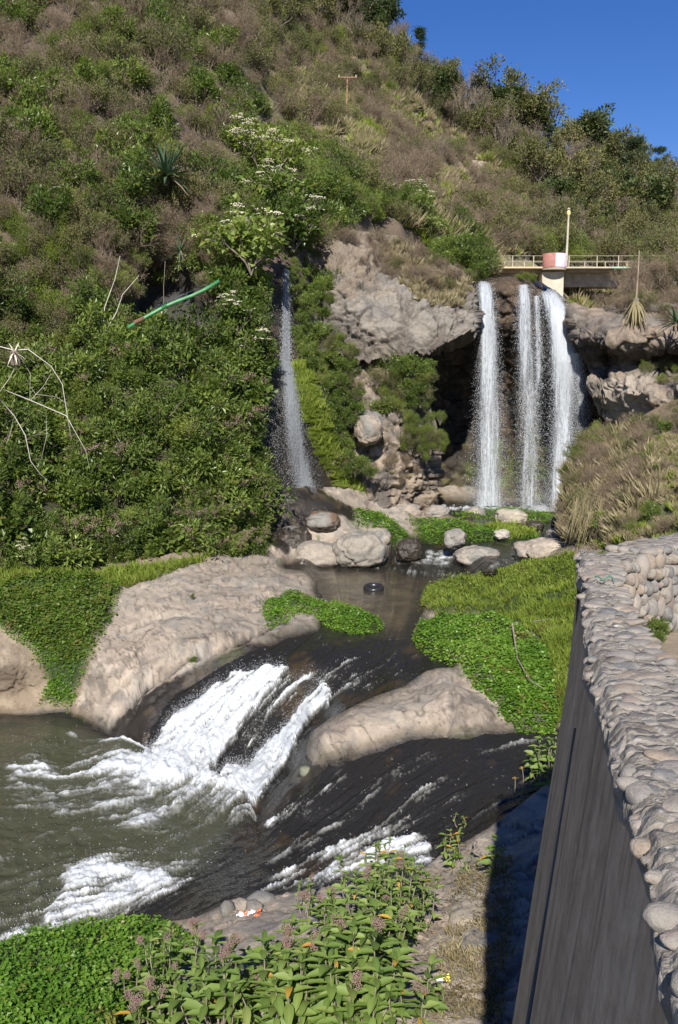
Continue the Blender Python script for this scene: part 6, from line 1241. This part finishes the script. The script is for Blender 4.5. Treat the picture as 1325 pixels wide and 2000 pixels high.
def leafy(px, py, label, stems, h, spread, ll, nper, seed, flowers=.4, yellow=.03, leanx=0, nodes_=6):
    if stems > 5: stems = int(stems * 1.8); ll *= .98; h *= 1.12; nper += 1; yellow *= .5
    r = random.Random(seed); P0 = LA(px, min(py, 2040)); root = empty('leafy_plant', P0, label=label, cat='plant', group='leafy plants of the near bank')
    for s_ in range(stems):
        a = 6.283 * (s_ + r.random()) / stems; rad = spread * r.random() ** .6; b0 = Vector((cos(a) * rad * .35, sin(a) * rad * .35, -.05)); hh = h * r.uniform(.6, 1.08); tip = Vector((cos(a) * rad + leanx * hh, sin(a) * rad * .8, hh)); mid = (b0 + tip) / 2 + Vector((cos(a) * .05, sin(a) * .05, -.03)); P = [b0, (b0 * .5 + mid * .5) + Vector((r.uniform(-.02, .02), r.uniform(-.02, .02), 0)), mid, (mid + tip) / 2 + Vector((r.uniform(-.02, .02), 0, .01)), tip]
        tube('stem', [tuple(p) for p in P], [.013, .011, .009, .007, .004], M['twig'], root, 5)
        for k in range(nper):
            t = 1 - .85 * (k / max(1, nper - 1)) ** 1.15; f = t * 4; i = min(3, int(f)); c = P[i].lerp(P[i + 1], f - i); pair = 2 if t < .97 else 4
            for m in range(pair):
                if t < .5 and r.random() < .35: continue
                b = (k % 2) * 1.57 + m * 2 * pi / pair + r.uniform(-.35, .35); el = r.uniform(.0, .5) if t > .8 else r.uniform(-.35, .3)
                D = (cos(b) * cos(el), sin(b) * cos(el), sin(el)); l = ll * r.uniform(.65, 1.15) * (1 - .35 * (t > .93)); me = r.choice(BY) if r.random() < yellow else r.choice(BL)
                link('leaf', me, root, c, frame_rot(D, (0, -.05, 1)), (l, l, l))
        if r.random() < flowers * .42:
            for q in range(r.choice((1, 2, 3))):
                s2 = r.uniform(.045, .075) * (ll / .2) ** .5; link('blossom', r.choice(BB), root, tip + Vector((r.uniform(-.07, .07), r.uniform(-.07, .07), r.uniform(.02, .08))), (0, 0, r.random() * 6), s2)
    return root
PL = [
 (560,2080,'lowest plant at the bottom picture edge, its broad leaves largest of all',7,.85,.5,.27,8,0.3,.03),
 (700,2060,'broad-leaved plant at the bottom edge below the clump centre',7,.95,.5,.27,8,.3,.04),
 (430,2070,'broad-leaved plant at the bottom edge left of the clump',6,.75,.45,.25,7,.5,.02),
 (300,2070,'low plant with dusty pink heads at the border of the watercress',6,.5,.4,.20,6,.8,.02),
 (800,2060,'plant at the bottom right of the clump over dry grass',5,.7,.35,.24,7,.3,.05),
 (340,1975,'plant with tall pink blossom reaching above the watercress corner',6,.85,.4,.19,7,.9,.02),
 (470,1990,'middle plant in front of the pile of river cobbles',7,.5,.45,.22,7,.6,.03),
 (600,1990,'dense plant in the heart of the leafy clump',8,.72,.5,.24,8,.5,.04),
 (720,1960,'dense plant right of the clump centre with dark gaps below',8,.9,.5,.23,8,.4,.04),
 (650,1890,'mid row plant with pink heads in front of the white foam',7,.66,.42,.18,7,.7,.05),
 (760,1870,'mid row plant at the right side with reddish stems showing',8,.85,.42,.17,8,.4,.06),
 (700,1800,'slim plant standing at the rear of the leafy clump',6,.7,.32,.15,7,.6,.05),
 (745,1810,'tallest plant at the back of the clump, dark against the foam',8,.95,.32,.15,9,.5,.05),
 (810,1830,'plant at the right rear corner of the clump throwing a leaf shadow',7,.85,.32,.15,8,.4,.07),
 (590,1800,'thin flowering sprig rising against the lower chute',3,.6,.22,.12,6,1.,.02),
 (230,1985,'little pink-headed plant almost sunk in the watercress',4,.35,.25,.13,5,1.,.02),
 (885,1690,'small plant with two yellow leaves on the near bank rock',5,.5,.2,.16,6,.1,.22),
 (965,1720,'single bright plant beside the edge of the wall shadow',4,.42,.16,.17,7,0,.10),
 (925,1705,'tiny seedling between the two small bank plants',3,.22,.12,.11,4,0,.1),
 (905,1612,'small sprig at the top of the near bank rock',3,.25,.12,.10,4,0,.1),
 (845,1995,'lone low plant with three broad leaves at the bottom edge',2,.22,.12,.22,3,0,.0),
 (1062,1545,'dark green plant growing in the wall shade above the chute',6,.75,.25,.18,8,0,.0),
 (1010,1560,'dry sprig with a curled brown leaf by the chute',2,.55,.15,.10,2,0,.9),
]
for i, (x, y, lb, st_, h, sp, ll, nper, fl_, ye) in enumerate(PL): leafy(x, y, lb, st_, h, sp, ll, nper, 500 + i, fl_, ye)
# ------------------------------------------------------------ cobbles, litter and small things on the near bank
for i, (x, y, w, h, c, lb) in enumerate([(444,1786,.115,.15,(.20,.185,.16),'upright dark grey cobble at the left end of the cobble pile'),(468,1776,.14,.11,(.37,.31,.25),'tan cobble leaning on the upright dark one'),(497,1782,.13,.12,(.33,.27,.235),'round reddish cobble in front of the litter'),(512,1768,.20,.13,(.24,.24,.245),'largest blue-grey cobble of the pile'),(514,1787,.06,.06,(.32,.28,.23),'smallest cobble in front of the pile'),(540,1768,.10,.08,(.36,.29,.23),'brown cobble right of the blue-grey one'),(560,1762,.11,.09,(.38,.31,.25),'light brown cobble at the right end of the pile'),(862,1900,.10,.12,(.28,.22,.17),'brown stone lying beside the dry grass')]):
    P = LA(x, y); d = P[1]; boulder(x, y - h / d * F * .35, d - .05, w, h, w * .85, 60 + i, lb, c, 'cobble', rnd.uniform(0, 3), sub=3)
for i, (x, y, w, h) in enumerate([(870,1800,.5,.16),(930,1790,.42,.2),(960,1850,.4,.14),(880,1860,.38,.15),(850,1930,.35,.12),(990,1640,.5,.14)]):
    P = LA(x, y); boulder(x, y + 10, P[1], w, h, w * .9, 80 + i, ['flat rock slab of the near bank beside the clump', 'rounded rock slab of the near bank next to the wall shadow', 'low rock half buried in dry grass by the shadow', 'cracked rock below the flat slab of the near bank', 'low grey rock at the foot of the leafy clump', 'high rock of the near bank at the tip of the wall shadow'][i], (.38, .32, .25), 'bank_rock', rnd.uniform(0, 3), sub=5)
M['litw'] = mat_simple('white_paper', (.8, .78, .76), .6); M['lito'] = mat_simple('orange_wrapper', (.62, .16, .07), .5, None, 0, .4, sc=30); M['lity'] = mat_simple('yellow_wrapper', (.65, .55, .08), .5)
def scrap(name, px, py, n, s, mats, label, seed):
    r = np.random.default_rng(seed); root = empty(name, LA(px, py) + [0, -.05, .03], label=label, cat='litter')
    for k in range(n):
        g = grid_faces(4, 4); u, v = np.meshgrid(np.linspace(-.5, .5, 4), np.linspace(-.5, .5, 4)); V = np.stack([u * s * r.uniform(.6, 1.3), v * s * .6, s * .22 * r.normal(0, 1, u.shape)], -1).reshape(-1, 3)
        link('scrap', mesh('scrap', V, g, M[mats[k % len(mats)]], smooth=False), root, (r.normal(0, s * .8), r.normal(0, s * .35), abs(r.normal(0, .02))), (r.normal(.5, .3), r.normal(0, .3), r.random() * 6))
scrap('wrapper', 486, 1797, 9, .10, ['lito', 'litw', 'lito'], 'crumpled orange and white wrappers tucked under the cobbles', 1)
scrap('wrapper', 868, 1938, 2, .10, ['litw', 'lity'], 'white and yellow paper scraps on the near bank', 2)
# straw hanging over the far corner of the wall
P = []; A = []
r = np.random.default_rng(5)
for k in range(260):
    x = r.uniform(1122, 1185); y = r.uniform(955, 1010); P.append(at(x, y, 29.5 + r.normal(0, .4))); A.append([r.normal(-.25, .2), r.normal(-.15, .2), -1.1 + r.normal(0, .25)])
P, A = np.array(P), np.array(A); V, f, lv = leafmesh(P, A, r.normal(0, 1, P.shape), r.uniform(.4, 1.3, len(P)), .012, .1, .12, r, 2)
tag(link('hanging_straw', mesh('hanging_straw', V, f, M['straw'], {'lv': lv}, smooth=False)), 'bundle of pale dry straw hanging down beside the far wall corner', 'straw', kind='stuff')
# hose running down the river face, green cord
def onface(al, dp, o=.05): return tuple(L_[0] + np.array([-.19, -.98, 0]) * al + np.array([.09, 0, -.16 - dp]) + np.array([-.98, .19, 0]) * (.125 * dp + o))
tag(tube('hose', [onface(2.3 + .05 * math.sin(k * .8), .7 + k * .42, .05) for k in range(16)], .022, M['hose']), 'dark blue hose running down the shaded river face of the wall', 'hose')
M['cord'] = mat_simple('green_cord', (.03, .22, .15), .6)
cd = [(1098,1640),(1101,1660),(1095,1700),(1088,1760),(1080,1850),(1076,1930),(1068,2010)]
tag(tube('cord', [onface(3.0 + .05 * math.sin(k * 1.3), 1.7 + k * .4, .04) for k in range(10)], .006, M['cord']), 'thin green cord dangling beside the hose on the wall', 'cord')
for (x0, x1, y0) in ((1162, 1202, 1129),): tag(tube('string', [tuple(onz(x, y0 + 4 * sin(x), ZT + .035)) for x in np.linspace(x0, x1, 9)], .004, M['cord']), 'short turquoise string lying across the top of the wall', 'string')
# fallen dry branches and leaf bits on the near bank
def litterfield(poly, n, L, mat, label, look=LA, name='leaf_litter'):
    q = sample(poly, n); P = look(q[:, 0], q[:, 1]) + np.stack([0 * q[:, 0], 0 * q[:, 0], .01 + .015 * rng.random(n)], -1); A = unit(rng.normal(0, 1, (n, 3)) * [1, 1, .2]); V, f, lv = leafmesh(P, A, np.broadcast_to([0, 0, 1.], P.shape) + rng.normal(0, .3, P.shape), L * rng.uniform(.5, 1.3, n), L * .4, .15, .1)
    tag(link(name, mesh(name, V, f, M[mat], {'lv': lv}, smooth=False)), label, 'leaf litter', kind='stuff')
litterfield([(820,1690),(1000,1640),(1010,1760),(960,2000),(820,2010),(830,1800)], 1100, .07, 'dry', 'brown dead leaves scattered on the near bank rocks')
for pts, lb in (([(1000,1262),(1010,1330),(1035,1380),(1062,1400)], 'thin grey branch fallen over the right watercress bed'), ([(1040,1245),(1075,1235)], 'pale stick lying in the bank grass by the wall')):
    Q = [LA(x, y) + [0, 0, .16] for x, y in pts]; tag(tube('fallen_branch', [tuple(p) for p in Q], np.linspace(.018, .007, len(Q)), M['twig']), lb, 'branch')
# small growth at the far path corner and rock pockets
for (x, y, z, s) in ((1290, 1238, PZ, .16), (1283, 1255, PZ, .13), (1276, 1212, PZ, .14)): instance_thing(PRO['leafy'][0], onz(x, y + 14, z), s, rnd.random() * 6, ['weedy sprig growing at the foot of the cross wall', 'low weed beside the wall foot on the path margin', 'small weed squeezed between path and cobble wall'][[.16, .13, .14].index(s)])
for (x, y, s, lb) in ((905, 1112, .2, 0),): pass
instance_thing(PRO['fine'][1], LA(376, 1172), .16, 1.0, 'tiny reddish weed in a hollow of the pale slab'); instance_thing(PRO['leafy'][2], LA(376, 1296), .12, 1.0, 'small sprout at the groove of the pale slab')
instance_thing(PRO['broad'][0], LA(75, 1112) + [0, -.6, 0], .5, 2.0, 'large-leaved plant at the dark foot of the thicket above the left grass')
for i, (x, y) in enumerate([(808, 440), (822, 470), (800, 415)]): instance_thing(PRO['broad'][0], LB(x, y) + [0, -2, -.3], .75, i * 2., ['bright broad-leaved shrub on the clifftop', 'lower broad-leaved shrub on the clifftop', 'broad-leaved shrub top against the dry slope'][i])
# litter of gravel on the far bank
q = sample([(560,1085),(700,1070),(800,1000),(860,1000),(800,1030),(700,1060),(720,1100),(600,1110)], 260); tag(drops('gravel', LA(q[:, 0], q[:, 1]), .06, None, .7, M['rock'] if False else SM[3]), 'small loose stones among the far bank boulders', 'gravel', kind='stuff')
# bushes with pink heads near the top of the wall bank; floating foam specks on the lower pool
q = sample([(20,1420),(280,1480),(480,1640),(400,1700),(200,1800),(20,1830)], 1000); P = LW(q[:, 0], q[:, 1]); tag(drops('foam_flecks', P + [0, 0, .004], .011, None, .35), 'white foam bubbles drifting on the olive pool', 'foam', kind='stuff')
